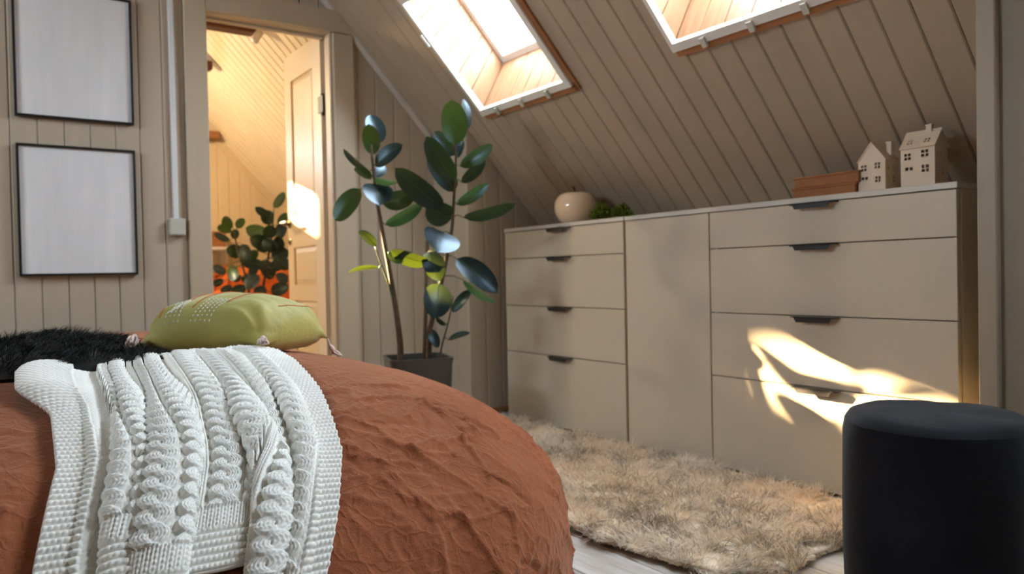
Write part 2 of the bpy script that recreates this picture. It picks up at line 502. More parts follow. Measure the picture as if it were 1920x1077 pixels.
struct(kw, 'low knee wall hidden behind the drawer units', 'wall')

# ---- sloped ceiling: backing plate with skylight openings and single boards
SKY = [(2.297, 2.888), (1.147, 1.740), (-.003, .590)]       # y ranges; the last skylight is added out of view for light
SX0, SX1 = 1.499, 1.876                                       # x range of the openings (upper, lower edge)
PADX, PADY = .030, .030                                       # cut-out margin around the frame
def slope_map(x, y, w): 
    p = np.array([x, y, slope_z(x)]) + NRM * w; return p
ys = sorted(set([YF0, YB+.012] + [v for s in SKY for v in (s[0]-.012, s[1]+.012)]))
def ceil_solid(x, y):
    return not any(SX0-.012 < x < SX1+.012 and s[0]-.012 < y < s[1]+.012 for s in SKY)
ce = holed_plate([1.10, SX0-.012, SX1+.012, 2.46], ys, ceil_solid, slope_map, .012, .03).build('ceiling', M['wallback'])
fix_normals(ce)
struct(ce, 'sloped cream board ceiling with skylights', 'ceiling')
def ceil_board(y0, y1, x0, x1, mat, parent, th=.012, c=.004):
    g = .0009; a, b = y0+g, y1-g
    sec = [(a, th), (a, c), (a+c, 0), (b-c, 0), (b, c), (b, th)]
    mb = MB()
    mb.prism(sec, lambda p: slope_map(x0, p[0], p[1]), lambda p: slope_map(x1, p[0], p[1]))
    return fix_normals(mb.build('board', mat, parent))
ye = [1.193 + bw*k for k in range(-31, 27)]
ye = [v for v in ye if YF0 < v < YB-.01] + [YB]
for a, b in zip(ye[:-1], ye[1:]):
    cut = [s for s in SKY if b > s[0]-.012 and a < s[1]+.012]
    if not cut: ceil_board(a, b, 1.10, 2.45, M['ceil'], ce); continue
    s = cut[0]
    ceil_board(a, b, 1.10, SX0-.012, M['ceil'], ce)
    ceil_board(a, b, SX1+.012, 2.45, M['ceil'], ce)
    if a < s[0]-.014: ceil_board(a, s[0]-.012, SX0-.012, SX1+.012, M['ceil'], ce)
    if b > s[1]+.014: ceil_board(s[1]+.012, b, SX0-.012, SX1+.012, M['ceil'], ce)
cf = MB().box(XL-.1, 1.12, YF0-.1, YH+.1, FLATZ, FLATZ+.08).build('ceiling_flat', M['ceil'])
struct(cf, 'flat upper ceiling above the bed', 'ceiling')
# moulding where the back wall meets the slope
tm = MB(); sec = [(0, 0), (.022, 0), (.022, .018), (.006, .018), (0, .006)]
p0 = slope_map(1.12, YB, 0); p1 = slope_map(1.905, YB, 0)
tm.prism([(0, 0), (.026, 0), (.026, .010), (.010, .020), (0, .020)],
         lambda p: p0 - NRM*p[0] + np.array([0, -p[1], 0]), lambda p: p1 - NRM*p[0] + np.array([0, -p[1], 0]))
tmo = fix_normals(tm.build('trim_2', M['moulding']))
struct(tmo, 'thin grey moulding along the slope above the doorway', 'trim')

# ---- skylights
LOW = np.array([.115, 0, .219]); UPV = NRM * .233
WO = {0: 'beside the doorway wall, above the rubber plant', 1: 'above the drawers, cut by the top of the picture', 2: 'added for light, furthest from the door, behind the viewer'}
def skylight(i, y0, y1, full):
    lab = ['skylight above the rubber plant with white inner frame and pine shaft',
           'skylight above the long drawers with white inner frame and pine shaft',
           'third skylight, added out of view for light, nearest the viewer'][i]
    base = slope_map(SX1, (y0+y1)/2, 0)
    w = thing('window_%d' % (i+1), tuple(base), lab, 'skylight', None, 'structure')
    lowp = lambda y, t, o=0: np.array([SX1, y, slope_z(SX1)]) + LOW*t + o*np.array([.885, 0, -.465])
    upp = lambda y, t, o=0: np.array([SX0, y, slope_z(SX0)]) + UPV*t + o*np.array([-.68, 0, .73])
    # brown timber trim round the frame, on the boards
    for (xa, xb, ya, yb) in ((SX1+.010, SX1+.034, y0-.045, y1+.006), (SX0-.02, SX0-.008, y0-.045, y1+.01), (SX0-.02, SX1+.034, y0-.052, y0-.026)):
        mb = MB(); sec = [(ya, -.012), (yb, -.012), (yb, .0), (ya, .0)]
        mb.prism(sec, lambda p: slope_map(xa, p[0], p[1]), lambda p: slope_map(xb, p[0], p[1]))
        fix_normals(mb.build('timber_trim', M['brown_wood'], w))
    # white frame: four bars
    for (xa, xb, ya, yb) in ((SX1-.002, SX1+.018, y0-.028, y1+.012), (SX0-.018, SX0+.004, y0-.028, y1+.012), (SX0, SX1, y1-.004, y1+.012), (SX0, SX1, y0-.028, y0+.002)):
        mb = MB(); sec = [(ya, -.020), (yb, -.020), (yb, .006), (ya, .006)]
        mb.prism(sec, lambda p: slope_map(xa, p[0], p[1]), lambda p: slope_map(xb, p[0], p[1]))
        fix_normals(mb.build('frame_bar', M['white_metal'], w))
    for k in range(3):       # clips
        yy = y0 + (.18 + .3*k)*(y1-y0)
        mb = MB().prism([(yy, -.030), (yy+.018, -.030), (yy+.018, -.018), (yy, -.018)], lambda p: slope_map(SX1+.004, p[0], p[1]), lambda p: slope_map(SX1+.026, p[0], p[1]))
        fix_normals(mb.build('clip', M['greybox'], w))
    mb = MB().prism([(y1+.006, -.030), (y1+.020, -.030), (y1+.020, -.01), (y1+.006, -.01)], lambda p: slope_map(SX0+.10, p[0], p[1]), lambda p: slope_map(SX0+.14, p[0], p[1]))
    fix_normals(mb.build('clip', M['white_metal'], w))
    # inner pane
    mb = MB(); a, b, c, d = (slope_map(SX0, y0, -.006), slope_map(SX1, y0, -.006), slope_map(SX1, y1, -.006), slope_map(SX0, y1, -.006))
    mb.add([a, b, c, d], [(0, 1, 2, 3)]); mb.build('inner_pane', M['glass'], w)
    # shaft boards: sides (boards run up the shaft), lower and upper reveal
    n = 6 if full else 1
    def quadslab(p, mat, name='shaft_board'):
        """p: 4 inner corners, 4 outer corners"""
        mb = MB(); mb.add(p, [(0,1,2,3), (7,6,5,4), (0,4,5,1), (1,5,6,2), (2,6,7,3), (3,7,4,0)])
        fix_normals(mb.build(name, mat, w))
    for yy, sg in ((y0, -1), (y1, 1)):
        for k in range(n):
            s0, s1 = k/n + .004, (k+1)/n - .004
            def pt(s, t, o): 
                q = (1-s)*upp(yy, t) + s*lowp(yy, t); return q + np.array([0, sg*o, 0])
            o0 = 0.0
            quadslab([pt(s0,0,o0), pt(s1,0,o0), pt(s1,1,o0), pt(s0,1,o0), pt(s0,0,.014), pt(s1,0,.014), pt(s1,1,.014), pt(s0,1,.014)], M['pine'])
        bk = [ (1-s)*upp(yy, t) + s*lowp(yy, t) + np.array([0, sg*o, 0]) for o in (.012, .02) for s, t in ((-.03,0),(1.03,0),(1.03,1),(-.03,1))]
        quadslab(bk, M['pine'], 'shaft_lining')
    m_ = 6 if full else 1
    for fn, nm in ((lowp, 'l'), (upp, 'u')):
        for k in range(m_):
            ya = y0 + (y1-y0)*k/m_ + .002; yb = y0 + (y1-y0)*(k+1)/m_ - .002
            quadslab([fn(ya,0), fn(yb,0), fn(yb,1), fn(ya,1), fn(ya,0,.014), fn(yb,0,.014), fn(yb,1,.014), fn(ya,1,.014)], M['pine'])
        quadslab([fn(y0-.02,0,.012), fn(y1+.02,0,.012), fn(y1+.02,1,.012), fn(y0-.02,1,.012), fn(y0-.02,0,.02), fn(y1+.02,0,.02), fn(y1+.02,1,.02), fn(y0-.02,1,.02)], M['pine'], 'shaft_lining')
    # roof sash at the top of the shaft
    L, U = lowp(0, 1), upp(0, 1); dv = (U-L)/np.linalg.norm(U-L)
    def sash(p, y, o): return np.array([p[0], y, p[2]]) + NRM*o
    def bar(pa, pb, ya, yb):
        P = [sash(pa, ya, 0), sash(pb, ya, 0), sash(pb, yb, 0), sash(pa, yb, 0)]; Q = [q + NRM*.03 for q in P]
        quadslab(P+Q, M['white_metal'], 'sash_bar')
    bar(L - dv*.03, L + dv*.03, y0-.03, y1+.03); bar(U - dv*.03, U + dv*.03, y0-.03, y1+.03)
    bar(L, U, y0-.03, y0+.03); bar(L, U, y1-.03, y1+.03)
    mb = MB(); mb.add([sash(L, y0, .015), sash(U, y0, .015), sash(U, y1, .015), sash(L, y1, .015)], [(0,1,2,3)])
    mb.build('roof_pane', M['glass'], w)
    # light portal in the roof opening
    ld = bpy.data.lights.new('sky_portal', 'AREA'); ld.shape = 'RECTANGLE'
    ld.size = (y1-y0); ld.size_y = float(np.linalg.norm(U-L)); ld.energy = 1
    ld.cycles.is_portal = True
    lo = bpy.data.objects.new('sky_portal', ld); COL.objects.link(lo)
    ctr = (L+U)/2 + NRM*.05; ctr[1] = (y0+y1)/2
    lo.matrix_world = Matrix(((0, dv[0], NRM[0], ctr[0]), (1, dv[1], NRM[1], ctr[1]), (0, dv[2], NRM[2], ctr[2]), (0,0,0,1)))
for i, (a, b) in enumerate(SKY): skylight(i, a, b, i < 2)

# ---- window added in the left wall as fill light (outside the picture)
w5 = thing('window_5', (XL-.05, (LW[0]+LW[1])/2, LW[2]), 'unseen window added in the left side wall for fill light', 'window', None, 'structure')
for (ya, yb, za, zb) in ((LW[0], LW[1], LW[2], LW[2]+.04), (LW[0], LW[1], LW[3]-.04, LW[3]), (LW[0], LW[0]+.04, LW[2]+.04, LW[3]-.04), (LW[1]-.04, LW[1], LW[2]+.04, LW[3]-.04), (2.28, 2.32, LW[2]+.04, LW[3]-.04)):
    MB().cbox(XL-.08, XL-.02, ya, yb, za, zb, .003).build('frame_bar', M['white_metal'], w5)
MB().add([(XL-.05, LW[0], LW[2]), (XL-.05, LW[1], LW[2]), (XL-.05, LW[1], LW[3]), (XL-.05, LW[0], LW[3])], [(0,1,2,3)]).build('pane', M['glass'], w5)
ld = bpy.data.lights.new('window_portal', 'AREA'); ld.shape = 'RECTANGLE'; ld.size = LW[1]-LW[0]; ld.size_y = LW[3]-LW[2]; ld.cycles.is_portal = True
lo = bpy.data.objects.new('window_portal', ld); COL.objects.link(lo); lo.location = (XL-.12, (LW[0]+LW[1])/2, (LW[2]+LW[3])/2)
lo.rotation_euler = (math.radians(90), 0, math.radians(-90))

# ---- door casing and lining
cs = thing('trim_3', (1.1, YB, 0), 'cream painted casing around the open doorway', 'door casing', None, 'structure')
def cz(x0, x1, z0, z1, y0, y1, nm): MB().cbox(x0, x1, y0, y1, z0, z1, .004).build(nm, M['trim'], cs)
cz(.737, DX0, 0, DZ+.1, YB-.022, YB, 'upright')
cz(DX1+.012, 1.488, 0, min(DZ+.0, slope_z(1.488))-.0, YB-.022, YB, 'upright')
cb_ = MB(); cb_.prism([(DX0, DZ+.003), (1.488, DZ+.003), (1.488, slope_z(1.488)), (1.402, 1.915), (.737, 1.915), (.737, DZ+.1), (DX0, DZ+.1)],
                      lambda p: (p[0], YB-.0225, p[1]), lambda p: (p[0], YB-.0005, p[1]))
fix_normals(cb_.build('head_board', M['trim'], cs))
cz(DX0-.02, DX0, 0, DZ+.02, YB-.004, YB+.125, 'jamb')
cz(DX1, DX1+.02, 0, DZ+.02, YB-.004, YB+.06, 'jamb')
cz(DX0, DX1, DZ, DZ+.02, YB-.004, YB+.125, 'head_lining')
cz(DX0, DX0+.012, 0, DZ, YB+.055, YB+.085, 'stop')
cz(DX0, DX1, DZ-.012, DZ, YB+.055, YB+.085, 'stop')

# ---- door leaf, swung open into the next room
HX, HY0, HY1, HZ0, HZ1 = 1.372, 3.525, 4.040, .01, 1.838
dl = thing('door_1', (HX+.02, HY0, 0), 'open cream panelled door swung into the next room', 'door', None, 'structure')
PAN = [(3.632, 3.945, 1.0, 1.70), (3.632, 3.955, .640, .835), (3.632, 3.955, .13, .56)]
def leaf_solid(u, v): return not any(a < u < b and c < v < d for a, b, c, d in PAN)
us = sorted({HY0, HY1} | {p[k] for p in PAN for k in (0, 1)}); vs = sorted({HZ0, HZ1} | {p[k] for p in PAN for k in (2, 3)})
o = holed_plate(us, vs, leaf_solid, lambda u, v, w: (w, u, v), HX, HX+.038).build('stile_frame', M['doorpaint'], dl); fix_normals(o)
for a, b, c, d in PAN:
    m_ = MB(); k = .028
    V = [(HX+.012, a, c), (HX+.012, b, c), (HX+.012, b, d), (HX+.012, a, d), (HX+.003, a+k, c+k), (HX+.003, b-k, c+k), (HX+.003, b-k, d-k), (HX+.003, a+k, d-k),
         (HX+.03, a, c), (HX+.03, b, c), (HX+.03, b, d), (HX+.03, a, d)]
    m_.add(V, [(4,5,6,7), (0,1,5,4), (1,2,6,5), (2,3,7,6), (3,0,4,7), (8,11,10,9)])
    fix_normals(m_.build('door_panel', M['doorpaint'], dl))
hd = MB().tube([(HX, 4.002, .962), (HX-.006, 4.002, .962)], [.024, .022], 16).tube([(HX-.006, 4.002, .962), (HX-.045, 4.002, .962), (HX-.055, 3.99, .962), (HX-.056, 3.90, .964), (HX-.050, 3.885, .964)], [.009, .009, .010, .009, .006], 10).build('handle', M['brass'], dl, True)
kp = MB().tube([(HX, 4.002, .868), (HX-.005, 4.002, .868)], [.02, .018], 16).tube([(HX-.005, 4.002, .868), (HX-.016, 4.002, .868)], [.008, .007], 8).build('key_plate', M['brass'], dl, True)
for hz in (1.50, .25):
    MB().tube([(HX+.004, HY0-.008, hz-.05), (HX+.004, HY0-.008, hz+.05)], .009, 10).box(HX-.004, HX+.002, HY0-.03, HY0+.03, hz-.04, hz+.04).build('hinge', M['metal'], dl)

# ---- next room: far wall, sloped ceiling
WX0, WX1, WZ0, WZ1 = -.55, .47, 1.59, 1.82  # added opening, unseen, sized to shape the sun patches on drawers and door
hw = holed_plate([-1.7, WX0, WX1, 2.6], [0, WZ0, WZ1, 2.9], lambda u, v: not (WX0 < u < WX1 and WZ0 < v < WZ1), lambda u, v, w: (u, w, v), YH+.012, YH+.1).build('wall_far', M['wallback'])
fix_normals(hw); struct(hw, 'warm lit board wall of the room beyond the door', 'wall')
he = [.46 + .083*k for k in range(0, 26)]
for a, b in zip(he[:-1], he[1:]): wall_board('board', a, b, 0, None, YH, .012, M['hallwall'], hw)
w5 = thing('window_4', (-.05, YH+.05, WZ0), 'unseen high window added in the far room to admit the sun', 'window', None, 'structure')
for (xa, xb, za, zb) in ((WX0, WX1, WZ0, WZ0+.02), (WX0, WX1, WZ1-.02, WZ1), (WX0, WX0+.03, WZ0, WZ1), (WX1-.02, WX1, WZ0, WZ1), (.03, .285, WZ0, WZ1)):  # wide middle bar shaped to split the sun beam
    MB().cbox(xa, xb, YH+.02, YH+.07, za, zb, .002).build('frame_bar', M['white_metal'], w5)
MB().add([(WX0, YH+.05, WZ0), (WX1, YH+.05, WZ0), (WX1, YH+.05, WZ1), (WX0, YH+.05, WZ1)], [(0,1,2,3)]).build('pane', M['glass'], w5)
hc = MB(); V = [slope_map(x, y, w) for w in (.012, .03) for x, y in ((1.10, YB+.012), (2.46, YB+.012), (2.46, YH+.1), (1.10, YH+.1))]
hc.add(V, [(0,1,2,3), (7,6,5,4), (0,4,5,1), (1,5,6,2), (2,6,7,3), (3,7,4,0)])
hco = fix_normals(hc.build('ceiling_far', M['wallback'])); struct(hco, 'sloped board ceiling of the room beyond the door', 'ceiling')
hy = [3.52 + .0815*k for k in range(0, 32)] + [YH]
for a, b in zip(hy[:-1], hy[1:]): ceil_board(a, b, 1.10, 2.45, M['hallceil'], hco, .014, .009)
tm = MB(); p0 = slope_map(1.12, YH, 0); p1 = slope_map(2.4, YH, 0)
tm.prism([(0, 0), (.05, 0), (.05, .02), (0, .02)], lambda p: p0 - NRM*p[0] + np.array([0, -p[1], 0]), lambda p: p1 - NRM*p[0] + np.array([0, -p[1], 0]))
struct(fix_normals(tm.build('trim_4', M['hallwall'])), 'moulding along the far room wall under the slope', 'trim')

# =================================================================== NEXT ROOM THINGS
bm_ = MB().cbox(-.2, 1.296, 4.25, 4.34, 2.022, 2.085, .005).build('ceiling_beam', M['beam'])
set_props(bm_, 'dark red-brown timber beam under the far room ceiling', 'beam')
b2 = MB().cbox(.2, 1.262, 5.05, 5.12, 2.0, 2.055, .005).build('ceiling_beam', M['beam'])
set_props(b2, 'further red-brown beam whose end just shows past the door jamb', 'beam')
b3 = MB().cbox(1.30, 1.535, 5.98, YH, 1.735, 1.79, .005).build('wood_block', M['brown_wood'])
set_props(b3, 'small wood block high on the far room wall', 'wood block')
sp = thing('spotlight', (1.29, 4.22, 1.95), 'white cylindrical spotlight at the end of the near ceiling beam', 'lamp')
MB().tube([(1.30, 4.20, 2.012), (1.262, 4.185, 1.955)], [.021, .021], 16).build('lamp_head', M['white_metal'], sp, True)
MB().tube([(1.30, 4.25, 2.035), (1.29, 4.20, 2.0)], .007, 8).build('bracket', M['metal'], sp, True)
# lamp added left of the doorway, out of sight, to light that room warmly
pl = thing('added_pendant_lamp', (.25, 5.0, 1.9), 'unseen pendant lamp added to light the far room warmly', 'lamp')
MB().tube([(.25, 5.0, 2.25), (.25, 5.0, 2.02)], .004, 6).build('cord', M['black_metal'], pl)
MB().lathe((.25, 5.0, 1.90), [(.04, .13), (.05, .12), (.13, .03), (.135, .02), (.125, .03), (.045, .115), (.02, .12)], 24).build('lamp_shade', M['lampglass'], pl, True)
ld = bpy.data.lights.new('added_pendant_light', 'POINT'); ld.energy = 60; ld.color = (1.0, .74, .42); ld.shadow_soft_size = .06
lo = bpy.data.objects.new('added_pendant_light', ld); COL.objects.link(lo); lo.location = (.25, 5.0, 1.88)
# orange armchair behind the far plant
ac = thing('armchair', (1.75, 5.4, 0), 'orange upholstered armchair behind the far plant', 'armchair')
def soft_box(x0, x1, y0, y1, z0, z1, r, name, mat, parent):
    o = MB().cbox(x0, x1, y0, y1, z0, z1, r).build(name, mat, parent)
    bv = o.modifiers.new('bevel', 'BEVEL'); bv.width = r*.4; bv.segments = 2; bv.limit_method = 'ANGLE'
    return o
soft_box(1.42, 2.02, 5.05, 5.65, .14, .42, .04, 'seat', M['orange'], ac)
soft_box(1.40, 2.04, 5.66, 5.86, .14, .76, .06, 'backrest', M['orange'], ac)
soft_box(1.28, 1.41, 5.05, 5.80, .14, .60, .05, 'armrest', M['orange'], ac)
soft_box(2.03, 2.12, 5.05, 5.80, .14, .60, .04, 'armrest', M['orange'], ac)
for x in (1.34, 2.06):
    for y in (5.1, 5.74): MB().cbox(x-.02, x+.02, y-.02, y+.02, 0, .14, .004).build('leg', M['brown_wood'], ac)
sh = thing('wall_shelf', (1.40, 6.0, .86), 'small white shelf on the far room wall', 'shelf')
MB().cbox(1.05, 1.60, 5.82, YH, .895, .917, .003).build('shelf_board', M['white_metal'], sh)
MB().cbox(1.10, 1.12, 5.90, YH, .80, .895, .003).build('bracket', M['white_metal'], sh)
MB().cbox(1.53, 1.55, 5.90, YH, .80, .895, .003).build('bracket', M['white_metal'], sh)
bk_ = MB().cbox(1.36, 1.53, 5.90, 6.06, .917, 1.03, .006).cbox(1.355, 1.535, 5.895, 6.065, .995, 1.035, .005).build('storage_box', M['kraft'])
set_props(bk_, 'brown box standing on the far room shelf', 'box')

# =================================================================== PLANTS
def leaf_mesh(base, tip, half_dir, half_w, nrm, arch=.10, fold=.18, nu=13, nv=7):
    """pointed oval blade from base to tip; half_dir unit vector across, nrm unit normal"""
    base = np.array(base); tip = np.array(tip); L = np.linalg.norm(tip-base)
    V = []
    for i in range(nu):
        t = i/(nu-1)
        w = half_w * max(0, 1 - abs(2*t**.95 - 1)**2.2)**.60
        w = max(w, .0012)
        c = base + (tip-base)*t + nrm*(arch*L*math.sin(math.pi*t))
        for j in range(nv):
            s = -1 + 2*j/(nv-1)
            V.append(c + half_dir*(w*s) + nrm*(fold*w*(abs(s)**1.4)) )
    F = [(i*nv+j, i*nv+j+1, (i+1)*nv+j+1, (i+1)*nv+j) for i in range(nu-1) for j in range(nv-1)]
    return V, F
def add_leaf(parent, bpx, tpx, wpx, dep0, dep1, roll, flip, stem_pt=None, arch=.06, name='leaf'):
    B = at_depth(*bpx, dep0); T = at_depth(*tpx, dep1)
    ax = (T-B); L = np.linalg.norm(ax); ax /= L
    view = -pix_ray((bpx[0]+tpx[0])/2, (bpx[1]+tpx[1])/2); view /= np.linalg.norm(view)
    side = np.cross(ax, view); side /= np.linalg.norm(side); n = np.cross(side, ax)
    cr, sr = math.cos(roll), math.sin(roll)
    hd = cr*side + sr*n; nn = -sr*side + cr*n
    hw = wpx/2 * (dep0+dep1)/2 / FPX / max(.35, abs(cr))
    if flip: nn = -nn; hd = -hd          # underside towards the viewer
    V, F = leaf_mesh(B, T, hd, hw, nn, arch)
    o = obj(name, V, F, M['leaf'], parent, True)
    md = o.modifiers.new('thickness', 'SOLIDIFY'); md.thickness = .0006
    o.modifiers.remove(md)
    # midrib and stalk
    rib = MB(); pts = []
    for k in range(6):
        t = k/5*.95; pts.append(B + (T-B)*t + nn*(arch*L*math.sin(math.pi*t)) + nn*.0004)
    rib.tube(pts, [.0016, .0014, .0012, .001, .0008, .0004], 5)
    if stem_pt is not None:
        S = np.array(stem_pt); mid = (S+B)/2 + np.array([0, 0, .008])
        rib.tube([S, mid, B], [.0028, .0024, .0018], 6)
    rib.build('midrib', M['greenstem'], o, True)
    return o
Z3 = lambda x, y: (600 + x/3.365, 160 + y/3.365)
Z4 = lambda x, y: (600 + x/2.9925, 400 + y/2.9925)
Z6 = lambda x, y: (380 + x/3.367, 280 + y/3.367)

# ---- rubber plant by the drawers
PD = 3.08                                                     # its distance along the view axis
PC = at_depth(783, 690, PD); PC[2] = 0
rp = thing('rubber_plant', tuple(PC), 'tall rubber plant with dark glossy leaves in a grey pot by the drawers', 'plant')
def stem_curve(pts, d=PD): return np.array([at_depth(x, y, d + dd) for x, y, dd in pts])
def interp_curve(P, n=24):
    P = np.array(P); t = np.linspace(0, 1, len(P)); tt = np.linspace(0, 1, n)
    return np.stack([np.interp(tt, t, P[:, k]) for k in range(3)], 1)
SA = stem_curve([(752,690,0), (750,640,0), (743,585,0), (731,510,0), (716,430,-.01), (706,372,-.02), (698,300,-.02), (696,272,-.02)])
SB = stem_curve([(802,690,.02), (805,620,.02), (820,560,0), (832,510,0), (841,465,0), (848,425,0), (852,360,0), (855,300,0), (853,262,0)])
SC = stem_curve([(822,690,.03), (828,650,.03), (842,600,.03), (850,555,.03)])
SDk = stem_curve([(795,690,.06), (798,590,.07), (800,470,.08), (803,420,.08)])
SE = stem_curve([(742,580,0), (728,530,-.01), (712,490,-.02), (703,462,-.03)])
SF = stem_curve([(806,690,.05), (808,600,.06), (810,560,.06)])
MB().tube(interp_curve(SA, 30), np.linspace(.014, .004, 30), 10).build('stem', M['stem'], rp, True)
MB().tube(interp_curve(SB, 30), np.linspace(.012, .004, 30), 10).build('stem', M['stem'], rp, True)
MB().tube(interp_curve(SC, 12), np.linspace(.005, .002, 12), 8).build('stem', M['stem'], rp, True)
MB().tube(interp_curve(SDk, 12), np.linspace(.009, .006, 12), 8).build('stake', M['stem'], rp, True)
MB().tube(interp_curve(SE, 12), np.linspace(.005, .0025, 12), 8).build('stem', M['greenstem'], rp, True)
MB().tube(interp_curve(SF, 12), np.linspace(.007, .005, 12), 8).build('stake', M['stem'], rp, True)
def nearest(P, q):
    P = interp_curve(P, 60); return P[np.argmin(np.linalg.norm(P-q, axis=1))]
LV = [  # base, tip, width, depth offset base/tip, roll deg, underside, stem
 (Z3(335,440), Z3(305,245), 105, 0, -.05, 10, 1, SA), (Z3(372,370), Z3(318,185), 112, .05, .07, -25, 0, SA),
 (Z3(350,510), Z3(520,375), 92, 0, -.03, 30, 0, SA), (Z3(310,545), Z3(148,402), 38, 0, -.06, 58, 0, SA),
 (Z3(320,595), Z3(222,520), 58, 0, -.08, 35, 1, SA), (Z3(345,580), Z3(412,512), 62, .04, .09, 10, 0, SA),
 (Z3(345,585), Z3(500,612), 38, -.02, -.10, 60, 1, SA), (Z3(352,622), Z3(374,758), 175, -.02, -.12, 15, 0, SA),
 (Z3(390,745), Z3(596,680), 118, .02, -.02, -30, 0, SA), (Z3(256,655), Z3(95,855), 122, -.02, -.08, 15, 1, SA),
 (Z3(410,880), Z3(650,742), 78, .03, .04, 45, 1, SA), (Z3(355,1018), Z3(247,918), 56, -.03, -.06, 30, 1, SE),
 (Z4(330,308), Z4(158,332), 28, -.03, -.09, 62, 1, SE), (Z4(378,218), Z4(462,278), 52, -.02, -.06, 20, 1, SA),
 (Z4(615,282), Z4(396,208), 88, 0, -.06, 40, 0, SB), (Z4(610,215), Z4(668,382), 132, .01, -.05, 10, 0, SB),
 (Z3(856,375), Z3(830,93), 158, -.02, -.06, 8, 1, SB), (Z3(918,285), Z3(905,88), 58, .06, .08, -45, 0, SB),
 (Z3(850,600), Z3(672,322), 130, -.02, -.10, 20, 0, SB), (Z3(850,672), Z3(690,430), 130, .03, .02, -10, 0, SB),
 (Z3(856,440), Z3(722,292), 92, .04, .06, 25, 0, SB), (Z3(862,460), Z3(900,348), 52, .03, .05, 20, 0, SB),
 (Z3(882,510), Z3(1088,376), 88, 0, -.06, 25, 1, SB), (Z3(890,612), Z3(1042,468), 72, .04, .08, -30, 0, SB),
 (Z3(862,752), Z3(1062,618), 72, 0, -.02, 30, 1, SB), (Z3(905,835), Z3(1236,745), 76, 0, -.06, -40, 0, SB),
 (Z3(775,772), Z3(476,522), 142, -.04, -.14, 22, 0, SB), (Z3(835,835), Z3(668,770), 150, .01, -.04, 25, 0, SB),
 (Z3(772,925), Z3(742,1055), 225, -.05, -.16, 12, 0, SB), (Z4(768,256), Z4(996,446), 135, -.02, -.06, 25, 0, SB),
 (Z4(800,372), Z4(986,500), 42, .03, .05, 60, 1, SB), (Z4(668,396), Z4(640,592), 172, -.04, -.10, 10, 0, SB),
 (Z4(745,556), Z4(848,430), 62, .02, .03, 25, 0, SC), (Z4(706,628), Z4(650,586), 28, .02, .03, 40, 0, SC),
 (Z4(612,650), Z4(662,756), 62, .02, .0, 15, 0, SB), (Z4(720,712), Z4(842,672), 36, .03, .03, 50, 0, SC),
]
for bpx, tpx, w, d0, d1, rl, fl_, st in LV:
    B = at_depth(*bpx, PD+d0)
    add_leaf(rp, bpx, tpx, w/3.2, PD+d0, PD+d1, math.radians(rl), fl_, nearest(st, B))
# pot: squarish, dark grey, slightly tapering
ang = math.radians(-27.8 + 10)
pu = np.array([math.cos(ang), math.sin(ang), 0]); pv = np.array([-math.sin(ang), math.cos(ang), 0])
def pot_ring(h, z, r=.03, n=5):
    out = []
    for q, (sx, sy) in enumerate(((1,1), (-1,1), (-1,-1), (1,-1))):
        for k in range(n):
            t = math.pi/2*q + math.pi/2*k/(n-1)
            out.append(PC + pu*(sx*(h-r) + r*math.cos(t)) + pv*(sy*(h-r) + r*math.sin(t)) + np.array([0, 0, z]))
    return out
V = []; R_ = [(.105, 0), (.108, .004), (.122, .33), (.126, .345), (.126, .352), (.116, .352), (.114, .335), (.112, .318)]
for h, z in R_: V += pot_ring(h, z)
n = 20; F = [(i*n+k, i*n+(k+1) % n, (i+1)*n+(k+1) % n, (i+1)*n+k) for i in range(len(R_)-1) for k in range(n)] + [tuple(range(n))[::-1]]
smooth_angle(obj('pot', V, F, M['pot'], rp), 40)
V = pot_ring(.113, .318); obj('soil', V, [tuple(range(n))], M['soil'], rp)

# ---- second plant in the next room
HD = 4.35
hp0 = at_depth(478, 600, HD); hp0[2] = 0
hp = thing('rubber_plant', tuple(hp0), 'leafy rubber plant seen through the doorway in the far room', 'plant')
HS1 = np.array([hp0 + [0, 0, .26]] + [at_depth(x, y, HD) for x, y in ((490,560), (500,500), (510,440), (513,400))])
HS2 = np.array([hp0 + [-.03, 0, .26]] + [at_depth(x, y, HD-.05) for x, y in ((470,560), (458,510), (445,470), (440,440))])
MB().tube(interp_curve(HS1, 16), np.linspace(.010, .004, 16), 8).build('stem', M['stem'], hp, True)
MB().tube(interp_curve(HS2, 16), np.linspace(.009, .004, 16), 8).build('stem', M['stem'], hp, True)
HL = [((190,495),(128,430),50,1),((215,500),(262,438),40,1),((180,525),(96,485),45,1),((170,578),(72,528),32,0),((202,570),(208,505),38,0),((250,655),(148,630),66,0),
      ((405,545),(272,495),72,1),((412,610),(296,562),70,0),((425,425),(332,365),40,0),((420,480),(400,385),60,0),((450,372),(516,272),40,1),((480,485),(545,405),46,1),((465,545),(535,495),62,0),
      ((250,600),(285,705),60,0),((240,702),(402,735),55,0),((152,775),(66,742),40,0),((168,738),(205,825),55,1),((190,832),(242,796),30,0),((66,858),(132,826),36,0),((118,905),(182,858),38,0),((180,905),(275,872),50,0),
      ((290,790),(352,758),40,0),((352,795),(276,885),60,0),((435,690),(542,640),70,0),((430,755),(545,700),60,0),((430,905),(545,865),62,0),((350,600),(422,640),60,0),((385,700),(425,825),70,0),((440,480),(400,560),60,0),((470,640),(380,570),60,0),((480,700),(545,760),60,0),((330,860),(250,800),50,0),((470,820),(540,800),60,0),((400,880),(330,920),60,0),((500,560),(440,640),60,0),((300,640),(330,700),60,1)]
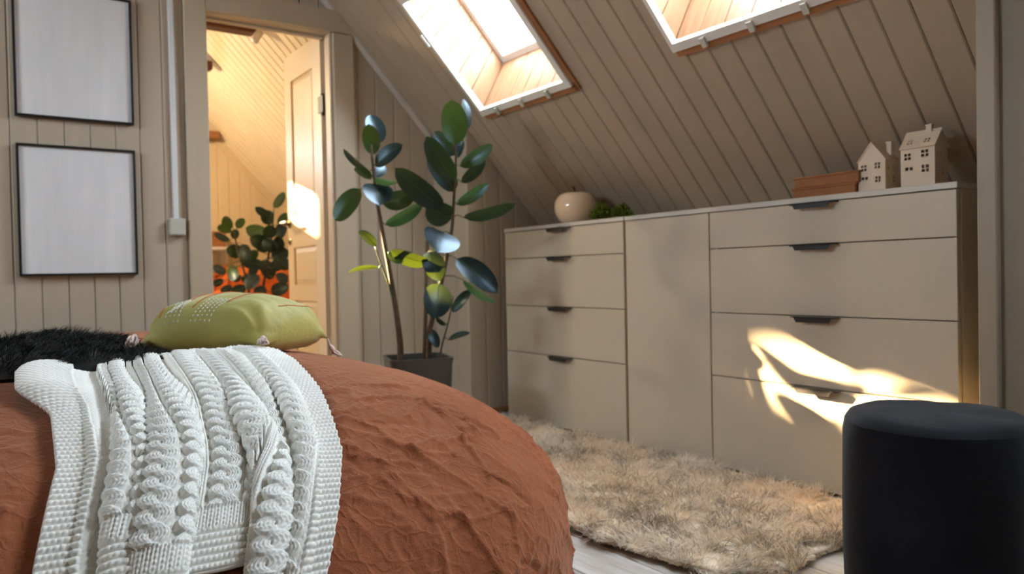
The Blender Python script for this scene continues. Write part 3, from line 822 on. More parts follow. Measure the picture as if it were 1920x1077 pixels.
for (bx, by), (tx, ty), w, fl_ in HL:
    B = at_depth(*Z6(bx, by), HD)
    st = HS1 if bx > 290 else HS2
    dd = rng.uniform(-.08, .05)
    add_leaf(hp, Z6(bx, by), Z6(tx, ty), 1.35*w/3.367, HD+dd, HD+dd+rng.uniform(-.08, .04), rng.uniform(-.5, .5), fl_, nearest(st, B))
V = []; R2 = [(.10, 0), (.13, .25), (.135, .27), (.12, .27), (.118, .25)]
mp_ = MB().lathe(tuple(hp0), R2, 28).build('pot', M['pot'], hp, True)
MB().lathe(tuple(hp0 + [0,0,.245]), [(.119, 0), (.119, .004)], 24).build('soil', M['soil'], hp)

# =================================================================== WALL THINGS
def picture(x0, x1, z0, z1, label):
    t = thing('picture_frame', ((x0+x1)/2, YB, z0), label, 'picture frame', 'blank frames on the board wall')
    f = .009
    for (a, b, c, d) in ((x0, x1, z0, z0+f), (x0, x1, z1-f, z1), (x0, x0+f, z0+f, z1-f), (x1-f, x1, z0+f, z1-f)):
        MB().cbox(a, b, YB-.024, YB-.002, c, d, .0015).build('frame_side', M['black_frame'], t)
    MB().box(x0+f, x1-f, YB-.014, YB-.004, z0+f, z1-f).build('blank_sheet', M['canvas'], t)
picture(.136, .540, .702, 1.200, 'lower black frame with blank white sheet on the board wall')
picture(.136, .540, 1.302, 1.800, 'upper black frame with blank white sheet, cut by the picture top')
cd = thing('cable_duct', (.69, YB, .862), 'white vertical cable duct with grey junction box beside the casing', 'cable duct')
MB().cbox(.678, .700, YB-.014, YB, .93, 2.24, .003).build('duct', M['plastic'], cd)
MB().cbox(.661, .722, YB-.032, YB, .862, .932, .004).build('junction_box', M['greybox'], cd)

# =================================================================== DRAWER UNITS
ZT, ZS = .883, .867
ROWS = [(.745, .864), (.532, .742), (.321, .529), (.018, .318)]
DEP = .335
def handle_mesh():
    """bent black plate pull: trapezoid plate with a down-turned lip, centred on y=0, mounted at x=0, top z=0"""
    m = MB(); w, wt = .076, .062
    m.prism([(0, -w), (-.020, -w), (-.028, -wt), (-.028, wt), (-.020, w), (0, w)], lambda p: (p[0], p[1], 0), lambda p: (p[0], p[1], -.003))
    m.prism([(-wt, 0), (wt, 0), (wt-.010, -.016), (-wt+.010, -.016)], lambda p: (-.028, p[0], p[1]), lambda p: (-.0245, p[0], p[1]))
    return m
hm0 = handle_mesh(); HM = make_mesh('handle', hm0.V, hm0.F); HM.materials.append(M['black_metal'])
def drawer(parent, y0, y1, z0, z1, hy):
    d = MB().cbox(XD, XD+.018, y0+.002, y1-.002, z0, z1, .0012).build('drawer_front', M['drawer'], parent)
    if hy is not None: inst('handle', HM, d, (XD+.002, hy, z1-.0005))
    return d
def carcass(parent, y0, y1):
    m = MB().box(XD+.02, XD+DEP, y0+.018, y1-.018, .02, ZS).build('carcass', M['gap'], parent)
    for a, b in ((y0, y0+.018), (y1-.018, y1)):
        MB().cbox(XD+.0185, XD+DEP, a, b, 0, ZS, .001).build('side_panel', M['drawer'], parent)
    MB().box(XD+.03, XD+.045, y0+.018, y1-.018, 0, .02).build('plinth', M['gap'], parent)
LY0, LY1 = 2.153, 2.955
RY0, RYM, RY1 = .942, 1.7385, 2.148
cl_ = thing('chest_of_drawers', (XD+DEP/2, (LY0+LY1)/2, 0), 'beige four-drawer chest standing nearest the rubber plant', 'chest of drawers')
carcass(cl_, LY0, LY1)
MB().cbox(XD-.002, XD+DEP, LY0, LY1, ZS, ZT, .0012).build('top', M['drawertop'], cl_)
for z0, z1 in ROWS: drawer(cl_, LY0+.002, LY1-.001, z0, z1, 2.546)
cr_ = thing('sideboard', (XD+DEP/2, (RY0+RY1)/2, 0), 'long beige sideboard with tall plain door and four wide drawers', 'sideboard')
carcass(cr_, RY0, RYM); 
MB().box(XD+.02, XD+DEP, RYM+.001, RY1-.018, .02, ZS).build('carcass', M['gap'], cr_)
MB().cbox(XD+.0185, XD+DEP, RY1-.018, RY1, 0, ZS, .001).build('side_panel', M['drawer'], cr_)
MB().cbox(XD-.002, XD+DEP, RY0, RY1, ZS, ZT, .0012).build('top', M['drawertop'], cr_)
for z0, z1 in ROWS: drawer(cr_, RY0+.0005, RYM, z0, z1, 1.3415)
MB().cbox(XD, XD+.018, RYM+.003, RY1-.004, .018, .864, .0012).build('door', M['drawer'], cr_)

# ---- things on top
AP = np.array([2.125, 2.555, ZT])
ap = thing('ceramic_apple', tuple(AP), 'glossy cream ceramic apple on the chest of drawers', 'ornament')
nu, nv = 40, 28; V = []
for j in range(nv):
    ph = math.pi * j/(nv-1)
    for i in range(nu):
        th = 2*math.pi*i/nu
        r = .097 * math.sin(ph)**.8 * (1 - .10*(ph/math.pi) + .02*math.cos(5*th)*(ph/math.pi))
        z = .079 + .079*math.cos(ph) - .030*math.exp(-(math.sin(ph)/.35)**2)*(1 if ph < 1.57 else -.5) 
        V.append((AP[0]+r*math.cos(th), AP[1]+r*math.sin(th), AP[2]+max(.0, z-.0105)))
F = [(j*nu+i, j*nu+(i+1) % nu, (j+1)*nu+(i+1) % nu, (j+1)*nu+i) for j in range(nv-1) for i in range(nu)]
fix_normals(obj('fruit_body', V, F, M['ceramic'], ap, True))
MB().tube([AP+[0,0,.115], AP+[-.002,.004,.148], AP+[-.006,.010,.160]], [.004, .0045, .006], 8).build('stalk', M['stem'], ap, True)
# moss clump
MC = np.array([2.125, 2.33, ZT])
def moss(c, sx, sy, sz, seed):
    r = np.random.default_rng(seed); mb = MB()
    for k in range(420):
        d = r.normal(size=3); d[2] = abs(d[2]); d /= np.linalg.norm(d)
        p = np.array([c[0]+d[0]*sx*r.uniform(.5,1), c[1]+d[1]*sy*r.uniform(.5,1), c[2]+d[2]*sz*r.uniform(.35,1)+.002])
        a = r.normal(size=3); a /= np.linalg.norm(a); b = np.cross(a, d); b /= np.linalg.norm(b)+1e-9; s = r.uniform(.005, .011)
        tip = p + d*s*1.0
        mb.add([p-b*s*.7, p+a*s*.5, p+b*s*.7, tip], [(0,1,2), (0,2,3), (1,3,2), (0,3,1)])
    V = np.array(mb.V); V[:, 2] = np.maximum(V[:, 2], c[2]); mb.V = V.tolist()
    return mb
ms = thing('moss_clump', tuple(MC), 'small clump of green moss beside the ceramic apple', 'moss')
o = moss(MC + [0, .055, 0], .05, .065, .075, 3).build('tuft', M['moss'], ms); o['kind'] = 'stuff'
o = moss(MC + [.0, -.06, 0], .045, .06, .062, 4).build('tuft', M['moss'], ms); o['kind'] = 'stuff'
# two flat brown boxes
def flat_box(z0, h, y0, y1, x0, x1, label):
    t = thing('flat_box', ((x0+x1)/2, (y0+y1)/2, z0), label, 'box', 'brown boxes beside the ceramic houses')
    MB().cbox(x0+.003, x1-.003, y0+.003, y1-.003, z0, z0+h-.004, .002).build('box_body', M['kraft'], t)
    MB().cbox(x0, x1, y0, y1, z0+h-.006, z0+h, .0015).build('lid', M['kraft'], t)
flat_box(ZT, .036, 1.252, 1.466, 2.09, 2.20, 'lower flat brown box, resting on the sideboard top')
flat_box(ZT+.036, .034, 1.243, 1.462, 2.092, 2.185, 'upper flat brown box, stacked on the other box')
# ceramic houses
def house(name, x0, x1, y0, y1, hwall, hroof, gable_front, label, chim, wins_front, wins_side, wins_roof):
    t = thing(name, ((x0+x1)/2, (y0+y1)/2, ZT), label, 'ceramic house', 'ceramic houses on the sideboard')
    th = .003; z0 = ZT
    def wall(fmap, w, h, wins, nm='wall'):
        us = sorted({0, w} | {round(q[k], 5) for q in wins for k in (0, 1)}); vs = sorted({0, h} | {round(q[k], 5) for q in wins for k in (2, 3)})
        o = holed_plate(us, vs, lambda u, v: not any(a < u < b and c < v < d for a, b, c, d in wins), fmap, 0, th).build(nm, M['bisque'], t)
        fix_normals(o)
    W, Dp = y1-y0, x1-x0
    wall(lambda u, v, w: (x0+w, y1-u, z0+v), W, hwall, wins_front)
    wall(lambda u, v, w: (x1-w, y1-u, z0+v), W, hwall, [])
    wall(lambda u, v, w: (x0+th+u*(Dp-2*th)/Dp, y0+w, z0+v), Dp, hwall, wins_side)
    wall(lambda u, v, w: (x0+th+u*(Dp-2*th)/Dp, y1-w, z0+v), Dp, hwall, [])
    MB().box(x0+th, x1-th, y0+th, y1-th, z0, z0+.002).build('floor_plate', M['dark'], t)
    e = .0025
    if gable_front:
        ym = (y0+y1)/2
        for xa, xb in ((x0, x0+th), (x1-th, x1)):
            MB().prism([(y0, 0), (y1, 0), (ym, hroof)], lambda p: (xa, p[0], z0+hwall+p[1]), lambda p: (xb, p[0], z0+hwall+p[1])).build('gable', M['bisque'], t)
        for ya in (y0-e, y1+e):
            sl = hroof/((y1-y0)/2)
            zz = z0+hwall - e*sl
            MB().prism([(ya, zz), (ym, z0+hwall+hroof), (ym, z0+hwall+hroof+.004), (ya, zz+.004)], lambda p: (x0-e, p[0], p[1]), lambda p: (x1+e, p[0], p[1])).build('roof_slope', M['bisque'], t)
    else:
        xm = (x0+x1)/2
        for ya, yb in ((y0, y0+th), (y1-th, y1)):
            MB().prism([(x0, 0), (x1, 0), (xm, hroof)], lambda p: (p[0], ya, z0+hwall+p[1]), lambda p: (p[0], yb, z0+hwall+p[1])).build('gable', M['bisque'], t)
        d = np.array([xm-x0+e, 0, hroof+e*.0]); Lr = np.linalg.norm(d); d /= Lr; nn = np.array([d[2], 0, -d[0]])
        P0 = np.array([x0-e, y1+e, z0+hwall-e*1.2])
        us = sorted({0, W+2*e} | {round(q[k], 5) for q in wins_roof for k in (0, 1)}); vs = sorted({0, Lr} | {round(q[k], 5) for q in wins_roof for k in (2, 3)})
        o = holed_plate(us, vs, lambda u, v: not any(a < u < b and c < v < dd for a, b, c, dd in wins_roof), lambda u, v, w: P0 + np.array([0, -u, 0]) + d*v + nn*(w-.003), 0, th).build('roof_slope', M['bisque'], t); fix_normals(o)
        MB().prism([(x1+e, hwall-e*1.2), (xm, hwall+hroof), (xm, hwall+hroof+.004), (x1+e, hwall-e*1.2+.004)], lambda p: (p[0], y0-e, z0+p[1]), lambda p: (p[0], y1+e, z0+p[1])).build('roof_slope', M['bisque'], t)
    cx, cy, cz_, ch = chim
    MB().cbox(cx-.0075, cx+.0075, cy-.0075, cy+.0075, cz_, cz_+ch, .001).cbox(cx-.009, cx+.009, cy-.009, cy+.009, cz_+ch-.004, cz_+ch, .001).build('chimney', M['bisque'], t)
def quad_window(u, v, s=.0068, g=.0026, rows=2):
    out = []
    for a in (0, 1):
        for b in range(rows): out.append((u + a*(s+g), u + a*(s+g) + s, v + b*(s+g), v + b*(s+g) + s))
    return out
def pair(u, v, s=.008, g=.003): return [(u, u+s, v, v+s), (u+s+g, u+2*s+g, v, v+s)]
def side_slots(us_, vs_, s=.004, g=.003):
    out = []
    for u in us_:
        for v in vs_:
            for b in (0, 1): 
                for a in (0, 1): out.append((u+a*(s+g), u+a*(s+g)+s, v+b*.010, v+b*.010+.0075))
    return out
house('ceramic_house', 2.105, 2.175, 1.172, 1.253, .092, .050, True, 'smaller cream ceramic house with gable front beside the brown boxes',
      (2.145, 1.180, ZT+.105, .040), quad_window(.009, .066) + quad_window(.050, .069) + pair(.010, .040) + quad_window(.051, .030), side_slots([.008, .040], [.030, .064]), [])
house('ceramic_house', 2.105, 2.175, 1.036, 1.128, .112, .045, False, 'taller cream ceramic house with roof windows at the sideboard end',
      (2.141, 1.066, ZT+.150, .024), quad_window(.010, .080, .0075) + quad_window(.056, .084, .0082) + pair(.012, .051, .009) + quad_window(.057, .043, .0082), side_slots([.010, .042], [.036, .078]),
      quad_window(.016, .016, .006, .003) + quad_window(.062, .016, .006, .003))

# =================================================================== RUG
def strands(P, Ldir, length, width, ncol0, ncol1, seg=3, curl=None, seed=0):
    """flat tapering hairs as one mesh: P roots (n,3), Ldir unit dirs, returns V, F, col"""
    r = np.random.default_rng(seed); n = len(P)
    side = np.cross(Ldir, np.array([0, 0, 1.0])) + r.normal(size=(n, 3))*.3
    side /= np.linalg.norm(side, axis=1)[:, None] + 1e-9
    bend = r.normal(size=(n, 3)) * .35; bend[:, 2] = -np.abs(bend[:, 2])*.9 - .35
    V = np.zeros((n, seg*2+1, 3)); C = np.zeros((n, seg*2+1, 3))
    for k in range(seg):
        t = k/seg
        c = P + (Ldir*t + bend*t*t*.55) * length[:, None]
        w = width*(1 - .35*t)
        V[:, 2*k] = c - side*w[:, None]*.5; V[:, 2*k+1] = c + side*w[:, None]*.5
        col = ncol0*(1-t**1.4) + ncol1*(t**1.4)
        C[:, 2*k] = col; C[:, 2*k+1] = col
    V[:, -1] = P + (Ldir + bend*.55)*length[:, None]; C[:, -1] = ncol1
    base = np.arange(n)[:, None]*(seg*2+1)
    F = []
    for k in range(seg-1):
        F.append(base + np.array([[2*k, 2*k+1, 2*k+3]])); F.append(base + np.array([[2*k, 2*k+3, 2*k+2]]))
    F.append(base + np.array([[2*seg-2, 2*seg-1, 2*seg]]))
    F = np.concatenate(F, 0)
    return V.reshape(-1, 3), F, C.reshape(-1, 3)
def rug_inside(x, y):
    wob = .035*perlin(y*3.0, x*0+3.1, 5) + .012*perlin(y*11, x*0+1.1, 6)
    wob2 = .05*perlin(x*4.0, y*0+7.7, 9)
    return (x > 1.25 + wob + .42*sstep(2.30, 2.58, y)) & (x < 1.975 + .015*perlin(y*6, x*0+9., 8)) & (y > 1.02 + wob2 + .10*sstep(1.45, 1.25, x)) & (y < 2.86)
rg = thing('fur_rug', (1.62, 1.95, 0), 'shaggy cream fur rug with dark hair tips in front of the drawers', 'rug')
ny, nx_ = 150, 60
gx, gy = np.meshgrid(np.linspace(1.17, 2.02, nx_), np.linspace(.9, 2.9, ny), indexing='ij')
ins = rug_inside(gx, gy)
Vr = np.stack([gx, gy, np.full_like(gx, .012)], -1).reshape(-1, 3)
Fr = grid_faces(nx_, ny); keep = ins.reshape(-1)[Fr].all(1); Fr = Fr[keep]
used = np.unique(Fr); remap = -np.ones(len(Vr), int); remap[used] = np.arange(len(used))
ob = obj('backing', Vr[used], remap[Fr], M['rugback'], rg)
so = ob.modifiers.new('thickness', 'SOLIDIFY'); so.thickness = .010; so.offset = -1
r = np.random.default_rng(11)
N = 330000
x = r.uniform(1.17, 2.02, N); y = r.uniform(.9, 2.9, N); k = rug_inside(x, y)
x, y = x[k], y[k]; x, y = x[:105000], y[:105000]; n = len(x)
cl1 = perlin(x*10, y*10, 21); cl2 = perlin(x*10+50, y*10+9, 22); cl3 = perlin(x*34, y*34, 23); cl4 = perlin(x*34+9, y*34, 24)
dx = cl1*1.3 + cl3*.8 + r.normal(size=n)*.18 - .25; dy = cl2*1.3 + cl4*.8 + r.normal(size=n)*.18 - .15
Ld = np.stack([dx, dy, np.full(n, .75)], 1); Ld /= np.linalg.norm(Ld, axis=1)[:, None]
ln = r.uniform(.036, .072, n) * (1 + .35*cl3)
wd = r.uniform(.0014, .0030, n)
tone = np.clip(.5 + .5*perlin(x*2.2, y*2.2, 31) + r.normal(size=n)*.12, 0, 1)[:, None]
c0 = np.array([.80, .65, .47])*(1-tone) + np.array([.90, .84, .76])*tone
dark = (r.uniform(size=n) < np.clip(.15 + 1.0*perlin(x*11, y*11, 41) + .25*perlin(x*3, y*3, 42), .03, .92))[:, None]
c1 = np.where(dark, np.array([.040, .025, .017]) * r.uniform(.5, 1.8, (n, 1)), c0*1.06)
V, F, Cc = strands(np.stack([x, y, np.full(n, .010)], 1), Ld, ln, wd, c0, c1, 3, seed=5)
V[:, 2] = np.maximum(V[:, 2], .004); V[:, 0] = np.minimum(V[:, 0], XD-.003)
po = obj('pile', V, F, M['fur'], rg); po['kind'] = 'stuff'
at = po.data.color_attributes.new('col', 'FLOAT_COLOR', 'POINT')
at.data.foreach_set('color', np.concatenate([Cc, np.ones((len(Cc), 1))], 1).astype(np.float32).ravel())

# =================================================================== POUF
pf_c = np.array([1.50, .742, 0]); PR, PHh = .165, .395
pf = thing('pouf', tuple(pf_c), 'black velvet cylindrical pouf standing at the right edge', 'pouf')
prof = [(.0, .004), (PR-.012, .004), (PR-.004, .012), (PR-.001, .05), (PR, .2), (PR, PHh-.055)]
V = []; nn_ = 96
rings = [(PR-.012, .004), (PR-.004, .010), (PR-.001, .04), (PR+.001, .12), (PR+.001, .22), (PR, .30), (PR-.0005, PHh-.045), (PR-.004, PHh-.022), (PR-.012, PHh-.009), (PR-.024, PHh-.003), (PR-.05, PHh), (PR*.5, PHh+.004), (PR*.22, PHh+.003)]
for k_, (rr, zz) in enumerate(rings):
    for i in range(nn_):
        t = 2*math.pi*i/nn_
        wob = (.0020*math.sin(3*t+zz*9) + .0014*math.sin(7*t+1)) * (1 if k_ > 5 else .5)
        V.append((pf_c[0] + (rr+wob)*math.cos(t), pf_c[1] + (rr+wob)*math.sin(t), zz + (.0018*math.sin(4*t+k_) if k_ > 7 else 0)))
F = [(i*nn_+k, i*nn_+(k+1) % nn_, (i+1)*nn_+(k+1) % nn_, (i+1)*nn_+k) for i in range(len(rings)-1) for k in range(nn_)] + [tuple(range(nn_))[::-1], tuple((len(rings)-1)*nn_ + k for k in range(nn_))]
split = 7
nb = split*nn_
obj('cover', V[:(split+1)*nn_], [f for f in F if max(f) < (split+1)*nn_], M['velvet'], pf, True)
obj('top_cushion', V[split*nn_:], [tuple(q-split*nn_ for q in f) for f in F if min(f) >= split*nn_], M['velvet'], pf, True)

# =================================================================== BED
BX1, BY0, BZT, BA, BB, BR = 1.18, .946, .497, .744, .345, .80
BX0, BY1 = -1.05, 2.78
_th = np.linspace(0, math.pi/2, 400); _ex = BA*np.sin(_th); _ez = BB*(1-np.cos(_th))
_s = np.concatenate([[0], np.cumsum(np.hypot(np.diff(_ex), np.diff(_ez)))])
def bed_pos(P, Q):
    """cloth coordinates -> draped position over the soft bed"""
    px = np.clip(P, BX0+BR, BX1-BR); py = np.maximum(Q, BY0+BR)
    D = np.hypot(P-px, Q-py) + 1e-9; nx = (P-px)/D; ny_ = (Q-py)/D
    e = D - (BR-BA); arc = np.clip(e, 0, _s[-1])
    rho = np.where(e < 0, D, (BR-BA) + np.interp(arc, _s, _ex)); dz = np.interp(arc, _s, _ez)
    down = np.clip(e - _s[-1], 0, None)
    z = BZT - dz - down
    z = z + .012*np.exp(-((P-.55)/.35)**2 - ((Q-1.75)/.4)**2)
    return np.stack([px + nx*rho, py + ny_*rho, z], -1)
def grid_normals(G):
    du = np.gradient(G, axis=0); dv = np.gradient(G, axis=1)
    n = np.cross(du, dv); n /= np.linalg.norm(n, axis=-1, keepdims=True) + 1e-12
    return n
def ridged(x, y, p, seed):
    return np.clip(1 - np.abs(perlin(x, y, seed))*1.6, 0, 1)**p
def wrinkle(P, Q):
    wx = P + .05*perlin(P*5, Q*5, 61) + .012*perlin(P*19, Q*19, 63); wy = Q + .05*perlin(P*5+7, Q*5+3, 62) + .012*perlin(P*19+3, Q*19, 64)
    front = .16 + .84*sstep(1.62, 1.20, Q - .25*sstep(.7, 1.1, P))
    patch = .35 + .65*sstep(-.25, .35, perlin(P*3.1, Q*3.1, 65))
    h = .008*fbm(P*2.2, Q*2.2, 2, 51)
    h = h + front*patch*(.0060*ridged(wx*3.2+wy*3.5, wy*3.4-wx*2.2+4, 7, 72) + .0045*ridged(wx*6.5-wy*5.5, wx*5+wy*6, 8, 74))
    h = h + front*(.0016*ridged(wx*11+wy*4, wy*9-wx*5, 7, 73) + .0012*ridged(wx*9-wy*14, wx*13+wy*9, 7, 77))
    # pressed-in linen folds: straight sharp lines, often meeting at a point
    r = np.random.default_rng(77); seg = np.zeros_like(P)
    hubs = np.stack([r.uniform(.35, 1.45, 46), r.uniform(.45, 1.45, 46)], 1)
    lines = []
    for hx, hy in hubs:
        for _ in range(r.integers(2, 6)):
            a = r.uniform(0, 2*math.pi); L = r.uniform(.05, .22)
            lines.append((hx, hy, a, L, r.uniform(.0030, .0085)*r.choice([1, 1, -.8]), r.uniform(.0030, .0065)))
    for _ in range(90):
        lines.append((r.uniform(-.3, 1.5), r.uniform(.45, 1.6), r.normal(.35, .5), r.uniform(.05, .26), r.uniform(.0022, .0060)*r.choice([1, -.8]), r.uniform(.003, .006)))
    for hx, hy, a, L, amp, w in lines:
        i0, i1 = np.searchsorted(P[:, 0], (hx-L-.03, hx+L+.03)); j0, j1 = np.searchsorted(Q[0], (hy-L-.03, hy+L+.03))
        if i1 <= i0 or j1 <= j0: continue
        p = P[i0:i1, j0:j1] - hx; q = Q[i0:i1, j0:j1] - hy
        t = p*math.cos(a) + q*math.sin(a); d = -p*math.sin(a) + q*math.cos(a) + .012*np.sin(t/L*3 + hx*40)*(t/L)
        e = np.clip(t/L, 0, 1)*np.clip(1 - t/L, 0, 1)*4
        side = np.where(d > 0, np.exp(-np.abs(d)/w), np.exp(-np.abs(d)/(w*2.6)))
        seg[i0:i1, j0:j1] += amp*np.sqrt(e)*side
    h = h + np.clip(seg, -.010, .013)*(.25 + .75*front)
    h = h + .0005*fbm(P*60, Q*60, 2, 76)
    return h
Qs = np.concatenate([np.arange(.40, 2.0, .0038), np.arange(2.0, 2.98, .012)]); Ps = np.concatenate([np.arange(-.75, -.3, .010), np.arange(-.3, 1.66, .0038)])
PP, QQ = np.meshgrid(Ps, Qs, indexing='ij')
G = bed_pos(PP, QQ); Nn = grid_normals(G); Nn *= np.sign(Nn[..., 2:3].mean())
side_fold = .010*np.sin(PP*19 + 2*perlin(PP*3, QQ*3, 80))*sstep(1.0, .6, QQ)
tl = np.interp(QQ, [.80, 1.025, 1.2, 1.405, 1.60, 1.75, 1.87], [.0, .028, .065, .072, .08, .10, .17]); tr_ = np.interp(QQ, [.80, .937, 1.025, 1.146, 1.36, 1.70, 1.80], [.335, .376, .421, .472, .514, .547, .53])
under = sstep(tl-.03, tl, PP)*(1 - sstep(tr_-.012, tr_+.02, PP))*sstep(1.86, 1.80, QQ)
G = G + Nn*((wrinkle(PP, QQ) + side_fold)*(1 - under) - .006*under)[..., None]
G[..., 2] = np.maximum(G[..., 2], .02 + .004*perlin(PP*20, QQ*20, 81))
dv_ = obj('duvet', G.reshape(-1, 3), grid_faces(*PP.shape), M['linen'], None, True)
set_props(dv_, 'crumpled terracotta linen duvet spread over the bed', 'duvet')
bd = thing('bed', (-.05, 1.95, 0), 'low bed hidden beneath the terracotta duvet', 'bed')
MB().cbox(-.95, .80, 1.62, 2.74, .14, .36, .04).build('mattress', M['plastic'], bd)
MB().cbox(-.95, .80, 1.62, 2.74, .06, .138, .01).build('base', M['brown_wood'], bd)
for x_ in (-.88, .72):
    for y_ in (1.7, 2.66): MB().cbox(x_-.03, x_+.03, y_-.03, y_+.03, 0, .06, .004).build('leg', M['brown_wood'], bd)
def bed_z(x, y):
    return float(bed_pos(np.array([x]), np.array([y]))[0][2])

# =================================================================== KNITTED THROW
NT, NR = 640, 700
_w = np.linspace(0, 1, 4000); _d = 1 + sum(2.4*np.exp(-((_w-c)/w)**2) for c, w in ((.86, .045), (.70, .07), (.38, .08), (.245, .045)))
_c = np.concatenate([[0], np.cumsum((_d[1:]+_d[:-1])/2)]); T_ = np.interp(np.linspace(0, _c[-1], NT), _c, _w); Rr = np.linspace(0, .95, NR)              # across (left to right), along from hem
TT, RR = np.meshgrid(T_, Rr, indexing='ij')
q0 = .86; q1 = 1.78
qend = q0 + .115*sstep(.165, .20, TT)*(1 - sstep(.685, .71, TT)) + .03*sstep(.26, .275, TT)*(1 - sstep(.285, .30, TT)) - .055*sstep(.30, .33, TT)*(1 - sstep(.40, .43, TT))
rq = q0 + RR*(q1 - q0)/.95
Q_ = rq + (qend - q0)*np.exp(-(rq - q0)/.16)
Q_ = Q_ + .03*(TT-.5)*sstep(1.3, 1.8, Q_) + .012*perlin(TT*6, TT*0+.5, 96)*sstep(1.5, 1.8, Q_)
pr = np.interp(Q_, [.80, .937, 1.025, 1.146, 1.36, 1.70, 1.80, 1.87], [.335, .376, .421, .472, .514, .547, .530, .50])
pl_ = np.interp(Q_, [.80, 1.025, 1.2, 1.405, 1.60, 1.75, 1.87], [.02, .048, .085, .092, .10, .125, .19])
fade = 1 - .85*sstep(1.18, 1.55, Q_)                                 # folds flatten on top of the bed
cdrift = .04*perlin(Q_*2.3, TT*0+1.7, 91)
sh_ = 0; hh = .004 + .003*perlin(TT*9, Q_*5, 92)*fade
for c, w, a, ov, dr in ((.875, .034, .013, .008, -.03), (.735, .046, .020, .012, -.10), (.360, .070, .028, .018, .05), (.232, .038, .020, .011, .03), (.125, .03, .007, .003, 0.)):
    d_c = c + cdrift*(.6 if .2 < c < .8 else .2) + dr*sstep(1.02, 1.45, Q_)
    d = (TT - d_c)/w; m_ = np.abs(d) < 1; dc = np.clip(d, -1, 1)
    hh = hh + fade*a*np.where(m_, np.cos(dc*math.pi/2)**1.3, 0)
    sh_ = sh_ + fade*ov*np.where(m_, np.sin(dc*math.pi), 0)
curl = sstep(.15, 0, TT)*sstep(1.36, 1.48, Q_)*sstep(1.79, 1.66, Q_)   # turned-up corner on the left
hh = hh + .026*curl*(.5 + .5*np.sin(TT/.15*math.pi))
P_ = pl_ + (pr - pl_)*TT + sh_ - .045*curl
hh = hh + .007*sstep(1.2, 1.5, Q_)*np.clip(perlin(TT*5+3, Q_*6, 95), 0, 1)
base_n = grid_normals(bed_pos(pl_ + (pr-pl_)*TT, Q_)); base_n *= np.sign(base_n[..., 2:3].mean())
G = bed_pos(P_, Q_) + base_n*(hh + .004)[..., None]
# stitch coordinates by arc length, measured on the hanging front so that columns run along the cloth
cst = np.concatenate([np.zeros((1, NR)), np.cumsum(np.linalg.norm(np.diff(G, axis=0), axis=-1), 0)], 0)
cst = cst[-1:] - cst                                                  # 0 at the right edge
fr_ = slice(int(NR*.12), int(NR*.42))
csm = cst[:, fr_].mean(1, keepdims=True); cst = .12*cst*(csm.max()/cst.max(0, keepdims=True)) + .88*csm
rst = np.concatenate([np.zeros((NT, 1)), np.cumsum(np.linalg.norm(np.diff(G, axis=1), axis=-1), 1)], 1)
Wt = float(csm.max())
def garter(c, r_):
    Pd = .0112; k = np.floor(r_/Pd); fr = (r_/Pd - k - .5)*2
    cp = c/.0070 + .5*(k % 2); fc = (cp - np.round(cp))*2
    return .0046*np.sqrt(np.clip(1 - (fr/.80)**2, 0, 1))*(.45 + .55*np.sqrt(np.clip(1 - fc**2*.97, 0, 1))) - .0006
def stock(c, r_, w=.0088, rh=.0074, amp=.0042):
    cc = c/w; a = cc - np.round(cc); ra = r_/rh + np.abs(a)*1.3; fr = (ra - np.floor(ra) - .5)*2
    la = (np.abs(a) - .25)/.25
    return amp*np.sqrt(np.clip(1 - la**2*.98, 0, 1))*(.4 + .6*np.sqrt(np.clip(1 - fr**2*.98, 0, 1)))
def purl(c, r_):
    cp = c/.0074; rp_ = r_/.0058; k = np.floor(rp_)
    fr = (rp_ - k - .5)*2; fc = (cp + .5*(k % 2)); fc = (fc - np.round(fc))*2
    return -.0034 + .0014*np.sqrt(np.clip(1 - fr**2, 0, 1))*np.sqrt(np.clip(1 - fc**2, 0, 1))
def cable(c, r_, c0, amp=.0112, wr=.0112, per=.058, ph=0.0):
    out = purl(c, r_) - .0012
    for sgn in (0, 1):
        th = 2*math.pi*r_/per + ph + math.pi*sgn
        sn = np.sin(th); cen = c0 + amp*np.sign(sn)*np.abs(sn)**.75; a = (c - cen)/wr
        over = .0016*np.cos(th)
        body = .0052*np.clip(1 - a**4, 0, 1)**.5
        h = np.where(np.abs(a) < 1, body + over + stock(c - cen + .0037, r_, .0075, .0074, .0036), -1)
        out = np.maximum(out, h)
    eye = 1.8*np.exp(-((c - c0)/.0036)**2)*np.clip(np.abs(np.sin(2*math.pi*r_/per + ph)), 0, 1)**2
    return out - .0035*eye*(out < .003)
H = purl(cst, rst)
bw_ = .050
units = []; pos = bw_ + .006; k = 0
while pos < Wt - .095:
    if k % 3 == 2:
        units.append(('rib', pos, .017)); pos += .017 + .006
    else:
        units.append(('cab', pos, .046)); pos += .046 + .003
    k += 1
for j, (kd, p0_, w_) in enumerate(units):
    m_ = (cst >= p0_) & (cst < p0_ + w_)
    if kd == 'cab': H = np.where(m_, cable(cst, rst, p0_ + w_/2, ph=(j % 2)*math.pi*.5 + .4), H)
    else: H = np.where(m_, .0030 + stock(cst - p0_, rst, .0085, .0074, .0045), H)
H = np.where(rst < .098, stock(cst, rst) + .001, H)
H = np.where((rst < .062) | (cst < bw_) | (cst > Wt - .050) | (RR > .905), garter(cst, rst), H)
N2 = grid_normals(G); N2 *= np.sign((N2*base_n).sum(-1, keepdims=True).mean())
G = G + N2*H[..., None]
